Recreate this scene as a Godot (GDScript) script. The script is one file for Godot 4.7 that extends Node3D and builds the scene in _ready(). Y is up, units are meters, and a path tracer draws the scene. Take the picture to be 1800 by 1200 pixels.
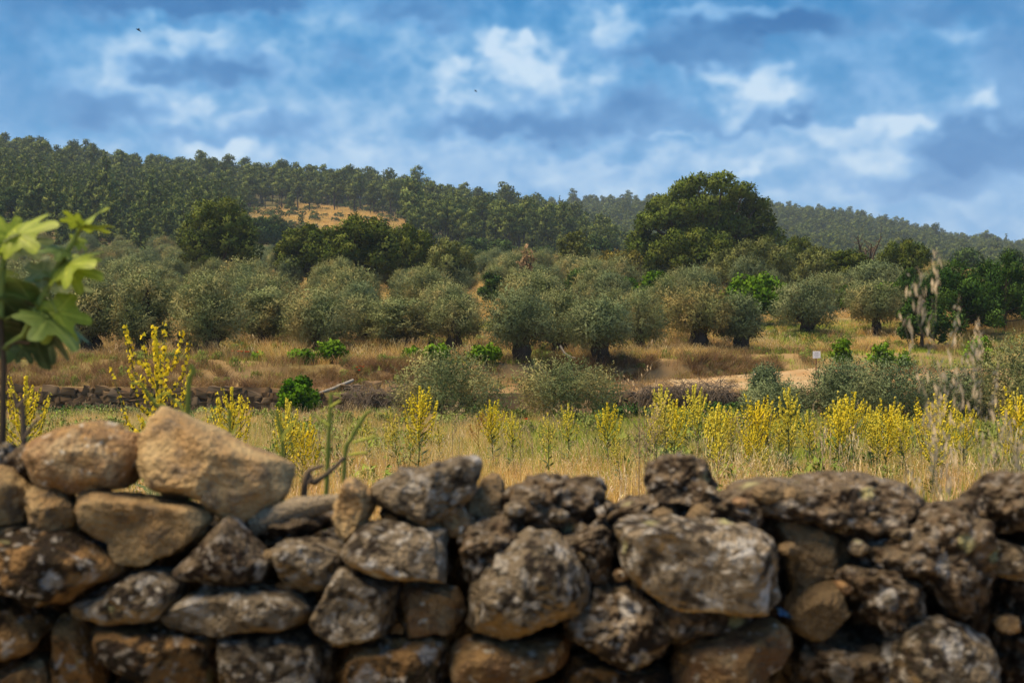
extends Node3D

const EYE := 1.6
const FL := 2500.0          # focal length in units of the photograph's pixels (50 mm lens, 1800 wide)

var rng := RandomNumberGenerator.new()
var nz := FastNoiseLite.new()
var nz2 := FastNoiseLite.new()
var cell := FastNoiseLite.new()
var taken := {}
var M := {}

# ------------------------------------------------------------------ mesh collecting
class MB:
	var v := PackedVector3Array()
	var n := PackedVector3Array()
	var c := PackedColorArray()
	var ix := PackedInt32Array()

	func vert(p: Vector3, nn: Vector3, col: Color) -> int:
		v.append(p); n.append(nn); c.append(col)
		return v.size() - 1

	# a triangle whose front is on the side of nn
	func face(a: int, b: int, d: int, nn: Vector3) -> void:
		if (v[d] - v[a]).cross(v[b] - v[a]).dot(nn) >= 0.0:
			ix.append(a); ix.append(b); ix.append(d)
		else:
			ix.append(a); ix.append(d); ix.append(b)

	func leaf(p: Vector3, t: Vector3, side: Vector3, nn: Vector3, sn: Vector3, l: float, w: float, col: Color) -> void:
		var a := vert(p - t * l * 0.5, sn, col)
		var b := vert(p + side * w * 0.5 + t * l * 0.05, sn, col)
		var d := vert(p + t * l * 0.5 , sn, col)
		var e := vert(p - side * w * 0.5 + t * l * 0.05, sn, col)
		face(a, b, d, nn)
		face(a, d, e, nn)

	func quad(p: Array, col: Color) -> void:
		var nn: Vector3 = (p[2] - p[0]).cross(p[1] - p[0]).normalized()
		var a := vert(p[0], nn, col)
		var b := vert(p[1], nn, col)
		var d := vert(p[2], nn, col)
		var e := vert(p[3], nn, col)
		ix.append_array(PackedInt32Array([a, b, d, a, d, e]))

	func box(lo: Vector3, hi: Vector3, col: Color) -> void:
		var k := []
		for i in 8:
			k.append(Vector3(hi.x if i & 1 else lo.x, hi.y if i & 2 else lo.y, hi.z if i & 4 else lo.z))
		for f in [[0, 2, 3, 1], [5, 7, 6, 4], [4, 6, 2, 0], [1, 3, 7, 5], [2, 6, 7, 3], [4, 0, 1, 5]]:
			var q := [k[f[0]], k[f[1]], k[f[2]], k[f[3]]]
			var nn: Vector3 = (q[2] - q[0]).cross(q[1] - q[0])
			var mid: Vector3 = (q[0] + q[2]) * 0.5 - (lo + hi) * 0.5
			if nn.dot(mid) < 0.0:
				q.reverse()
			quad(q, col)

	func mesh() -> ArrayMesh:
		var arr := []
		arr.resize(Mesh.ARRAY_MAX)
		arr[Mesh.ARRAY_VERTEX] = v
		arr[Mesh.ARRAY_NORMAL] = n
		arr[Mesh.ARRAY_COLOR] = c
		arr[Mesh.ARRAY_INDEX] = ix
		var m := ArrayMesh.new()
		m.add_surface_from_arrays(Mesh.PRIMITIVE_TRIANGLES, arr)
		return m


# a tapering tube through pts
func tube(b: MB, pts: Array, rad: Array, sides: int, col: Color, rough := 0.0, ridges := 0.0, col2 := Color(-1, 0, 0)) -> void:
	var ref := Vector3(0.31, 0.2, 0.93)
	var rows := []
	for i in pts.size():
		var t: Vector3 = (pts[min(i + 1, pts.size() - 1)] - pts[max(i - 1, 0)]).normalized()
		var u := ref.cross(t).normalized()
		if u.length() < 0.5:
			u = Vector3(1, 0, 0).cross(t).normalized()
		var w := t.cross(u).normalized()
		var row := []
		for k in sides:
			var a := TAU * k / sides
			var dir := u * cos(a) + w * sin(a)
			var r: float = rad[i]
			var f := 1.0
			if rough > 0.0:
				f += rough * nz.get_noise_3dv((pts[i] + dir * r) * 60.0 / max(r * 10.0, 0.3))
			if ridges > 0.0:
				f += ridges * sin(a * 5.0 + i * 0.35) + ridges * 0.6 * sin(a * 9.0 - i * 0.5)
			var cc := col
			if col2.r >= 0.0:
				cc = col.lerp(col2, clampf(0.5 + nz2.get_noise_3dv((pts[i] + dir * r) * 90.0), 0.0, 1.0))
			row.append(b.vert(pts[i] + dir * r * f, dir, cc))
		rows.append(row)
	for i in rows.size() - 1:
		for k in sides:
			var k2 := (k + 1) % sides
			var nn: Vector3 = b.n[rows[i][k]] + b.n[rows[i][k2]]
			b.face(rows[i][k], rows[i][k2], rows[i + 1][k2], nn)
			b.face(rows[i][k], rows[i + 1][k2], rows[i + 1][k], nn)
	var last: int = rows.size() - 1
	var tip := b.vert(pts[last], (pts[last] - pts[last - 1]).normalized(), col)
	for k in sides:
		b.face(rows[last][k], rows[last][(k + 1) % sides], tip, b.n[tip])


# ------------------------------------------------------------------ things, parts, metas
func numbered(called: String) -> String:
	var k: int = taken.get(called, 0)
	taken[called] = k + 1
	return called if k == 0 else "%s_%03d" % [called, k]


func tag(o: Node3D, label: String, category: String, group := "", kind := "") -> void:
	if label: o.set_meta("label", label)
	if category: o.set_meta("category", category)
	if group: o.set_meta("group", group)
	if kind: o.set_meta("kind", kind)


func thing(called: String, label: String, category: String, where := Vector3.ZERO, group := "") -> Node3D:
	var o := Node3D.new()
	o.name = numbered(called)
	add_child(o, true)
	o.position = where
	tag(o, label, category, group)
	return o


func part(called: String, m: Mesh, material: Material, parent: Node3D) -> MeshInstance3D:
	var o := MeshInstance3D.new()
	o.name = called
	o.mesh = m
	o.material_override = material
	parent.add_child(o, true)
	return o


func single(called: String, m: Mesh, material: Material, where := Vector3.ZERO) -> MeshInstance3D:
	var o := MeshInstance3D.new()
	o.name = numbered(called)
	o.mesh = m
	o.material_override = material
	add_child(o, true)
	o.position = where
	return o


func twin(src: Node3D, label: String, category: String, group := "") -> Node3D:
	var o: Node3D = src.duplicate()
	for k in ["label", "category", "group"]:
		if o.has_meta(k): o.remove_meta(k)
	o.name = numbered(str(src.get_meta("base")))
	add_child(o, true)
	tag(o, label, category, group)
	return o


func material(rough := 0.9, spec := 0.3, back := 0.0) -> StandardMaterial3D:
	var m := StandardMaterial3D.new()
	m.vertex_color_use_as_albedo = true
	m.roughness = rough
	m.metallic_specular = spec
	if back > 0.0:
		m.backlight_enabled = true
		m.backlight = Color(back, back, back).linear_to_srgb()
	return m


func noise_tex(freq: float, size := 512, octaves := 4, kind := FastNoiseLite.TYPE_SIMPLEX_SMOOTH, sd := 1) -> NoiseTexture2D:
	var t := NoiseTexture2D.new()
	var n := FastNoiseLite.new()
	n.noise_type = kind
	n.frequency = freq
	n.fractal_octaves = octaves
	n.seed = sd
	t.noise = n
	t.width = size
	t.height = size
	t.seamless = true
	return t


# ------------------------------------------------------------------ numbers
func lut(tab: Array, x: float) -> float:
	if x <= tab[0][0]: return tab[0][1]
	for i in range(1, tab.size()):
		if x <= tab[i][0]:
			return lerpf(tab[i - 1][1], tab[i][1], (x - tab[i - 1][0]) / (tab[i][0] - tab[i - 1][0]))
	return tab[-1][1]


func rr(a: float, b: float) -> float:
	return rng.randf_range(a, b)


func on_sphere() -> Vector3:
	var y := rr(-1, 1)
	var a := rr(0, TAU)
	var s := sqrt(1.0 - y * y)
	return Vector3(s * cos(a), y, s * sin(a))


# ------------------------------------------------------------------ the lie of the land (d = metres in front of the camera)
func w1(x: float) -> float:
	return 53.0 + 0.5 * sin(x * 0.21) + 0.25 * sin(x * 0.63 + 1.0)

const LEDGE := [[-30, 0.25], [-12, 0.25], [-9.5, 2.5], [-7, 3.2], [4, 4.6], [8, 6.5], [10.5, 9], [14, 11], [24, 13]]
const LEDGE_H := [[-30, -1.68], [-12, -1.68], [-9, -1.75], [4, -1.66], [8, -1.5], [10.5, -1.38], [14, -1.3], [24, -1.2]]
const BANK := [[-30, 3.2], [-12, 3.0], [-9, 1.2], [4, 0.7], [8, 0.8], [10.5, 2.4], [24, 3]]
const BANK_H := [[-30, -0.7], [-12, -0.7], [-8, -0.95], [4, -0.8], [8, -0.7], [10.5, -0.6], [24, -0.45]]
const R1 := [[-400, 98], [0, 77], [120, 72], [250, 66], [500, 62], [620, 60], [700, 57], [850, 50], [950, 47], [1000, 43], [1113, 29], [1250, 15], [1500, 9], [2200, 8]]
const R2 := [[0, 55], [500, 62], [800, 80], [950, 89], [1050, 91], [1150, 92], [1350, 88], [1450, 85], [1550, 78], [1650, 69], [1750, 64], [1800, 61], [2100, 48], [2600, 40]]

func slope(d: float) -> float:
	return -0.1 + (d - 66.0) * 0.077

func hill1(px: float, d: float) -> float:
	var b := slope(180.0)
	if d < 180.0: return -99.0
	var r := lut(R1, px)
	if d <= 600.0: return b + (r - b) * pow((d - 180.0) / 420.0, 1.05)
	return r - (d - 600.0) * 0.3

func hill2(px: float, d: float) -> float:
	var b := slope(180.0)
	if d < 420.0: return -99.0
	var r := lut(R2, px)
	if d <= 1000.0: return b + (r - b) * pow((d - 420.0) / 580.0, 0.95)
	return r - (d - 1000.0) * 0.2

func rel(x: float, d: float) -> float:
	var w := w1(x)
	var f := -1.6 - clampf(d - 4.0, 0.0, 49.0) * 0.0265
	if d < w:
		return f + 0.05 * nz.get_noise_2d(x * 12.0, d * 12.0)
	if d < 180.0:
		var wide := lut(LEDGE, x)
		var top1 := lerpf(-1.72, -1.95, smoothstep(-10.0, -7.0, x))
		var e := w + wide
		var h: float
		if d < e:
			h = lerpf(top1, lut(LEDGE_H, x), (d - w) / wide)
		else:
			var run := lut(BANK, x)
			var bh := lut(BANK_H, x)
			if d < e + run:
				h = lerpf(lut(LEDGE_H, x), bh, smoothstep(0.0, 1.0, (d - e) / run))
			else:
				h = lerpf(bh, slope(d), smoothstep(e + run, e + run + 9.0, d))
		return h + 0.07 * nz.get_noise_2d(x * 9.0, d * 9.0) + smoothstep(70.0, 120.0, d) * 0.4 * nz.get_noise_2d(x * 1.5, d * 1.5)
	var px := 900.0 + x / d * FL
	return maxf(slope(180.0), maxf(hill1(px, d), hill2(px, d))) + smoothstep(180.0, 260.0, d) * (1.6 * nz.get_noise_2d(x * 0.9, d * 0.9) + 3.0 * nz2.get_noise_2d(x * 0.3, d * 0.3))

func ground(x: float, d: float) -> float:
	return EYE + rel(x, d)

func spot(px: float, d: float) -> Vector3:
	var x := (px - 900.0) / FL * d
	return Vector3(x, ground(x, d), -d)

func tall(px: float, d: float, top: float) -> float:      # how tall a thing at that place is whose top shows at that height
	return (600.0 - top) * d / FL - rel((px - 900.0) / FL * d, d)


# ------------------------------------------------------------------ sky
var sky_marks := []

func fluff(p: Vector3) -> float:
	return nz2.get_noise_3dv(p * 1500.0) * 0.55 + nz2.get_noise_3dv(p * 3400.0 + Vector3(50, 0, 0)) * 0.34 + nz2.get_noise_3dv(p * 7600.0) * 0.20 + nz2.get_noise_3dv(p * 16000.0) * 0.10

func sky_at(az: float, el: float) -> Color:
	var ce := cos(el)
	var p := Vector3(sin(az) * ce, sin(el) * 1.35, -cos(az) * ce)
	var c := nz2.get_noise_3dv(p * 520.0)
	var f := fluff(p)
	var light := 0.0
	var cover := 0.0
	var inside := 0.0
	if absf(az) < 0.9 and el < 0.7:
		var px := 900.0 + tan(az) * FL
		var py := 600.0 - tan(el) / cos(az) * FL
		inside = (1.0 - smoothstep(900.0, 1500.0, absf(px - 900.0))) * smoothstep(-500.0, 0.0, py)
		px += 34.0 * nz2.get_noise_3dv(p * 900.0) + 40.0 * nz2.get_noise_3dv(p * 2300.0) + 22.0 * nz2.get_noise_3dv(p * 6000.0)
		py += 16.0 * nz2.get_noise_3dv(p * 900.0 + Vector3(0, 300, 0)) + 24.0 * nz2.get_noise_3dv(p * 2300.0 + Vector3(0, 300, 0)) + 15.0 * nz2.get_noise_3dv(p * 6000.0 + Vector3(0, 300, 0))
		for k in sky_marks:
			var dx: float = (px - k[0]) / k[2]
			var dy: float = (py - k[1]) / k[3]
			dy *= (1.45 if dy < 0.0 else 0.8) if k[4] > 0.0 else (0.85 if dy < 0.0 else 1.25)
			var q := pow(dx * dx + dy * dy, 1.35)
			if q < 9.0:
				var g := exp(-q)
				light += g * k[4]
				cover += g * absf(k[4]) * 1.2
	light = clampf(light, -0.40, 0.40) + c * lerpf(0.75, 0.14, inside)
	var e := rad_to_deg(el)
	var low := clampf(1.0 - e / 13.5, 0.0, 1.0)
	var blue := Color(0.13, 0.50, 0.76).lerp(Color(0.60, 0.77, 0.93), pow(low, 0.75))
	blue = blue.lerp(Color(0.14, 0.42, 0.70), smoothstep(14.0, 60.0, e))
	var bright := clampf(light * 1.6 + 0.35, 0.0, 1.0)
	var dens := smoothstep(-0.25, 0.55, f * 0.5 + cover + 0.12 + 0.4 * low + absf(c) * (1.0 - inside))
	var l := clampf(0.50 + light + f * (0.14 + 0.46 * bright) + 0.06 * low, 0.0, 0.97)
	var dark := Color(0.20, 0.45, 0.69).lerp(Color(0.46, 0.63, 0.84), low)
	var pale := Color(0.84, 0.92, 0.99)
	var mid := Color(0.47, 0.69, 0.89).lerp(Color(0.66, 0.79, 0.94), low)
	var cl := dark.lerp(mid, l * 2.0) if l < 0.5 else mid.lerp(pale, l * 2.0 - 1.0)
	return blue.lerp(cl, dens * 0.96)

func make_sky() -> Image:
	# [x, y, half width, half height, lighter] of the clouds and their shaded undersides, in the photograph's pixels
	sky_marks = [
		[300, 4, 175, 32, -0.62], [430, 8, 90, 30, -0.3], [300, 62, 95, 24, 0.30], [190, 100, 50, 40, 0.22], [262, 122, 50, 20, -0.36], [400, 118, 95, 32, -0.46], [490, 85, 34, 40, 0.22],
		[318, 182, 56, 36, 0.36], [446, 204, 44, 16, 0.30], [190, 195, 105, 30, -0.34], [490, 222, 85, 22, -0.30], [330, 242, 80, 12, -0.2], [400, 264, 66, 22, 0.46], [560, 150, 70, 50, 0.12],
		[625, 108, 34, 20, -0.18], [735, 28, 100, 26, -0.34], [660, 40, 60, 30, 0.05], [782, 122, 50, 30, 0.30], [836, 178, 46, 30, 0.30], [884, 74, 44, 24, 0.36], [925, 105, 50, 40, 0.28], [1000, 140, 110, 36, 0.24],
		[1062, 34, 46, 46, 0.30], [1195, 90, 170, 28, -0.36], [1290, 46, 150, 30, -0.34], [1440, 46, 100, 26, -0.24], [1212, 20, 60, 14, 0.22], [1335, 12, 70, 14, 0.26],
		[1268, 112, 34, 22, 0.34], [1340, 136, 54, 36, 0.46], [1310, 170, 50, 24, 0.2], [840, 226, 90, 26, -0.30], [1000, 222, 160, 30, -0.36], [1140, 186, 80, 26, -0.30], [1372, 206, 50, 24, -0.52], [1260, 214, 70, 14, -0.26],
		[1180, 236, 80, 6, 0.18], [1500, 140, 90, 60, -0.06], [1600, 222, 66, 22, 0.44], [1488, 240, 60, 28, 0.30], [1732, 184, 34, 32, 0.42], [1545, 280, 70, 28, 0.18],
		[1735, 268, 115, 44, -0.56], [1620, 326, 150, 22, -0.30], [1700, 64, 50, 18, 0.14], [1640, 20, 120, 30, -0.22], [30, 20, 110, 50, -0.16],
		[650, 262, 170, 26, 0.18], [920, 285, 230, 30, 0.16], [1230, 275, 200, 22, 0.16], [150, 255, 140, 26, 0.08], [1450, 345, 260, 22, 0.14], [1720, 385, 160, 22, 0.12], [1290, 292, 18, 12, 0.3], [900, -20, 900, 40, -0.12], [1790, 150, 70, 130, -0.18], [20, 120, 60, 120, -0.12], [480, 300, 260, 20, 0.14], [1000, 322, 260, 18, 0.14], [1560, 300, 60, 30, 0.16],
	]
	var small := Image.create(1024, 512, false, Image.FORMAT_RGB8)
	for j in 262:
		for i in 1024:
			small.set_pixel(i, j, sky_at((i + 0.5) / 1024.0 * TAU if i < 512 else (i + 0.5) / 1024.0 * TAU - TAU, PI / 2 - (j + 0.5) / 512.0 * PI))
	for j in range(262, 512):
		for i in 1024:
			small.set_pixel(i, j, Color(0.33, 0.29, 0.22))
	small.resize(4096, 2048, Image.INTERPOLATE_CUBIC)
	for j in range(790, 1034):
		for i in range(-310, 310):
			small.set_pixel((i + 4096) % 4096, j, sky_at((i + 0.5) / 4096.0 * TAU, PI / 2 - (j + 0.5) / 2048.0 * PI))
	return small


# ------------------------------------------------------------------ leaves
# lobes: [centre, radii, tint]; leaves lie in sprays that point outwards
func leaves(b: MB, lobes: Array, count: int, l: float, w: float, cols: Array, spray: int, run: float, opts := {}) -> void:
	var weights := []
	var total := 0.0
	for q in lobes:
		var r: Vector3 = q[1]
		total += pow(r.x * r.y * r.z, 0.667)
		weights.append(total)
	var inner: float = opts.get("inner", 0.45)
	var floor_: float = opts.get("floor", -0.75)
	var updir: float = opts.get("up", 0.25)
	var turn: float = opts.get("turn", 0.55)
	for s in count / spray:
		var pick := rng.randf() * total
		var k := 0
		while weights[k] < pick: k += 1
		var q = lobes[k]
		var dir := on_sphere()
		if dir.y < floor_: dir.y = -dir.y
		var r: Vector3 = q[1]
		var f := lerpf(inner, 1.0, sqrt(rng.randf()))
		f *= 1.0 + 0.22 * nz.get_noise_3dv((q[0] + dir * r) * 45.0)
		var p: Vector3 = q[0] + dir * r * f
		var axis := (dir + on_sphere() * 0.9 + Vector3(0, updir, 0)).normalized()
		var cn := clampf(0.46 + 1.0 * nz2.get_noise_3dv(p * 55.0) + rr(-0.13, 0.13), 0.0, 0.999) * (cols.size() - 1)
		var base: Color = cols[int(cn)].lerp(cols[min(int(cn) + 1, cols.size() - 1)], cn - int(cn)) * float(q[2])
		for i in spray:
			var nn := (dir * (1.0 - turn) + on_sphere() * turn + Vector3(0, 0.15, 0)).normalized()
			if nn.dot(dir) < 0.0: nn = -nn
			var t := (axis + on_sphere() * 0.6)
			t = (t - nn * t.dot(nn)).normalized()
			var at := p + axis * run * (float(i) / spray - 0.3) + on_sphere() * w * 0.7
			var sn := (nn * 0.3 + dir * 0.7).normalized()
			var sc := rr(0.7, 1.25)
			var col := base * rr(0.91, 1.10)
			col.a = 1.0
			b.leaf(at, t, nn.cross(t), nn, sn, l * sc, w * sc, col)


func dome_lobes(wide: float, low: float, high: float, count: int, size: float, flat := 0.8, deep := 0.7, squash := 1.0) -> Array:
	var out := []
	var mid := lerpf(low, high, 0.42)
	out.append([Vector3(0, mid, 0), Vector3(wide * 0.26, (high - low) * 0.30, wide * 0.26 * squash), 1.0])
	for i in count:
		var a := i * 2.39996 + rr(-0.3, 0.3)
		var y := 1.0 - 1.65 * (i + 0.5) / count
		var s := sqrt(maxf(0.0, 1.0 - y * y))
		var rad := size * rr(0.75, 1.25)
		var dir := Vector3(cos(a) * s, y, sin(a) * s * squash)
		var p := Vector3(dir.x * (wide * 0.5 - rad * 0.8), mid + dir.y * ((high - mid if dir.y > 0 else mid - low) - rad * flat * 0.8), dir.z * (wide * 0.5 - rad * 0.8)) * Vector3(rr(deep, 1.05), 1, rr(deep, 1.05))
		out.append([p, Vector3(rad, rad * flat, rad), rr(0.78, 1.25)])
	return out


func limbs(b: MB, from: Vector3, lobes: Array, r: float, every: int, col: Color, col2: Color) -> void:
	for i in range(1, lobes.size(), every):
		var to: Vector3 = lobes[i][0]
		var mid := from.lerp(to, 0.5) + Vector3(rr(-0.1, 0.1), -0.08, rr(-0.1, 0.1)) * from.distance_to(to)
		tube(b, [from, from.lerp(mid, 0.5) + on_sphere() * 0.04, mid, mid.lerp(to, 0.6) + on_sphere() * 0.05, to], [r, r * 0.8, r * 0.55, r * 0.35, r * 0.12], 6, col, 0.15, 0.0, col2)


func trunk(b: MB, h: float, r: float, lean: Vector3, col: Color, col2: Color, flare := 1.5, ridges := 0.08, sides := 18) -> Vector3:
	var pts := []
	var rad := []
	for i in 8:
		var t := i / 7.0
		pts.append(Vector3(lean.x * t * t + 0.12 * r * sin(t * 6.0), -0.25 + (h + 0.25) * t, lean.z * t * t + 0.1 * r * cos(t * 5.0)))
		rad.append(r * lerpf(flare, 0.78, pow(t, 0.5)) * (1.0 + 0.12 * sin(i * 2.3 + r * 40.0)) * (1.0 + 0.18 * smoothstep(0.75, 1.0, t)))
	tube(b, pts, rad, sides, col, 0.35, ridges, col2)
	return pts[-1] - Vector3(0, r * 0.3, 0)


const BARK := Color(0.05, 0.038, 0.028)
const BARK2 := Color(0.10, 0.08, 0.06)
const OLIVE := [Color(0.122, 0.155, 0.066), Color(0.178, 0.205, 0.087), Color(0.23, 0.242, 0.105), Color(0.28, 0.265, 0.112), Color(0.34, 0.282, 0.115)]
const OLIVE_TAN := [Color(0.135, 0.154, 0.062), Color(0.21, 0.206, 0.082), Color(0.285, 0.246, 0.095), Color(0.375, 0.28, 0.108)]
const OLIVE_GREY := [Color(0.112, 0.152, 0.075), Color(0.165, 0.20, 0.095), Color(0.23, 0.25, 0.118)]
const OAK := [Color(0.045, 0.068, 0.013), Color(0.085, 0.112, 0.02), Color(0.15, 0.168, 0.034)]
const PINE := [Color(0.07, 0.104, 0.028), Color(0.12, 0.155, 0.038), Color(0.19, 0.212, 0.052)]

# an olive whose crown is 1 m... built at real size: wide and high in metres
func olive(wide: float, high: float, n: int, cols: Array, bare := 0.32, thick := 0.3, lsize := 0.10) -> Node3D:
	var o := Node3D.new()
	var lob := dome_lobes(wide, high * bare * (0.22 if bare < 0.3 else 0.40), high, 24, wide * 0.165, 0.9, 0.62)
	var tb := MB.new()
	var stems := 1 if thick < 0.2 else 2
	for s in stems:
		var off := Vector3(rr(-0.3, 0.3), 0, rr(-0.12, 0.12)) * s
		var b2 := MB.new()
		var fork := trunk(b2, high * bare * 1.15, thick * (0.8 if s == 0 else 0.5), Vector3(rr(-0.5, 0.5), 0, rr(-0.3, 0.3)), BARK, BARK2, 1.7, 0.17)
		for i in b2.v.size(): b2.v[i] += off
		for i in b2.ix.size(): b2.ix[i] += tb.v.size()
		tb.v.append_array(b2.v); tb.n.append_array(b2.n); tb.c.append_array(b2.c); tb.ix.append_array(b2.ix)
		limbs(tb, fork + off, lob, thick * 0.45, 3, BARK, BARK2)
	part("trunk", tb.mesh(), M.bark, o)
	var b := MB.new()
	leaves(b, lob, n, lsize, lsize * 0.40, cols, 8, 0.52, {"inner": 0.35, "up": 0.1, "floor": -1.0})
	part("crown", b.mesh(), M.leaf, o)
	return o


func broadleaf(wide: float, low: float, high: float, count: int, size: float, n: int, l: float, w: float, cols: Array, thick: float, opts := {}) -> Node3D:
	var o := Node3D.new()
	var lob := dome_lobes(wide, low, high, count, size, opts.get("flat", 0.75), opts.get("deep", 0.6), opts.get("squash", 1.0))
	if opts.has("cone"):
		for q in lob:
			var t := clampf((q[0].y - low) / (high - low), 0.0, 1.0)
			var k: float = 1.0 - float(opts["cone"]) * pow(t, 1.2)
			q[0] = Vector3(q[0].x * k, q[0].y, q[0].z * k)
			q[1] = Vector3(q[1].x * lerpf(1.0, 0.7, t), q[1].y, q[1].z * lerpf(1.0, 0.7, t))
	var tb := MB.new()
	var fork := trunk(tb, maxf(low * 1.1, high * 0.25), thick, Vector3(rr(-0.3, 0.3), 0, 0), BARK, BARK2, 1.4, 0.05)
	limbs(tb, fork, lob, thick * 0.5, opts.get("limbs", 2), BARK, BARK2)
	part("trunk", tb.mesh(), M.bark, o)
	var b := MB.new()
	leaves(b, lob, n, l, w, cols, opts.get("spray", 5), l * opts.get("run", 1.6), opts)
	part("crown", b.mesh(), M.leaf, o)
	return o


func cone_tree(wide: float, high: float) -> Node3D:
	var o := Node3D.new()
	var lob := []
	for i in 9:
		var t := i / 8.0
		var r := wide * 0.5 * (1.0 - 0.9 * pow(t, 1.15))
		for k in (6 if t < 0.5 else (4 if t < 0.85 else 1)):
			var a := k * TAU / 6.0 + i * 1.1 + rr(-0.4, 0.4)
			var out := r * rr(0.55, 0.95)
			lob.append([Vector3(cos(a) * out, high * lerpf(0.22, 0.90, t) + rr(-0.05, 0.12) * high, sin(a) * out), Vector3(wide * 0.085, high * 0.11, wide * 0.085) * rr(0.8, 1.35), rr(0.75, 1.3)])
	var tb := MB.new()
	trunk(tb, high * 0.6, 0.08, Vector3(rr(-0.1, 0.1), 0, 0), BARK, BARK2, 1.2, 0.03)
	for i in range(0, lob.size(), 2):
		var to: Vector3 = lob[i][0]
		tube(tb, [Vector3(0, to.y * 0.72, 0), to * Vector3(0.5, 0.9, 0.5), to], [0.03, 0.022, 0.01], 5, BARK)
	part("trunk", tb.mesh(), M.bark, o)
	var b := MB.new()
	leaves(b, lob, 17000, 0.14, 0.08, [Color(0.024, 0.058, 0.012), Color(0.045, 0.092, 0.017), Color(0.072, 0.13, 0.026)], 6, 0.34, {"inner": 0.1, "up": 0.7, "floor": -0.9})
	part("crown", b.mesh(), M.leaf, o)
	return o


func pine(high: float, bare: float, wide: float, young: bool, n: int) -> Node3D:
	var o := Node3D.new()
	var lob := []
	var low := high * bare
	if young:
		for i in 9:
			var t := i / 8.0
			var r := wide * 0.5 * lerpf(1.0, 0.22, t)
			for k in (3 if t < 0.7 else 1):
				var a := rr(0, TAU)
				lob.append([Vector3(cos(a) * r * 0.5, lerpf(low, high * 0.97, t), sin(a) * r * 0.5), Vector3(r * 0.62, high * 0.08, r * 0.62), rr(0.85, 1.15)])
	else:
		lob = dome_lobes(wide, low, high, 11, wide * 0.22, 0.62, 0.5)
	var tb := MB.new()
	tube(tb, [Vector3(0, -0.6, 0), Vector3(rr(-0.2, 0.2), low * 0.6, rr(-0.2, 0.2)), Vector3(rr(-0.3, 0.3), low * 1.1, 0), Vector3(rr(-0.3, 0.3), high * 0.9, 0)], [0.22, 0.17, 0.14, 0.04], 6, Color(0.07, 0.05, 0.04))
	if not young: limbs(tb, Vector3(0, low, 0), lob, 0.09, 3, BARK, BARK)
	part("trunk", tb.mesh(), M.bark, o)
	var b := MB.new()
	leaves(b, lob, n, 0.55, 0.27, PINE, 4, 0.5, {"inner": 0.3, "up": 0.6, "floor": -0.85})
	part("crown", b.mesh(), M.pine, o)
	return o


func adopt(o: Node3D, called: String, where: Vector3, turn: float, s: float, label: String, category: String, group := "") -> Node3D:
	if not o.is_inside_tree():
		o.name = numbered(called)
		o.set_meta("base", called)
		add_child(o, true)
		tag(o, label, category, group)
	else:
		o = twin(o, label, category, group)
	o.position = where
	o.rotation.y = turn
	o.scale = Vector3(s, s, s)
	return o


# ------------------------------------------------------------------ stones
const OCHRE := 0
const BROWN := 1
const GREY := 2
const CRUST := 3
const BEIGE := 4
const PALE := 5

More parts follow.
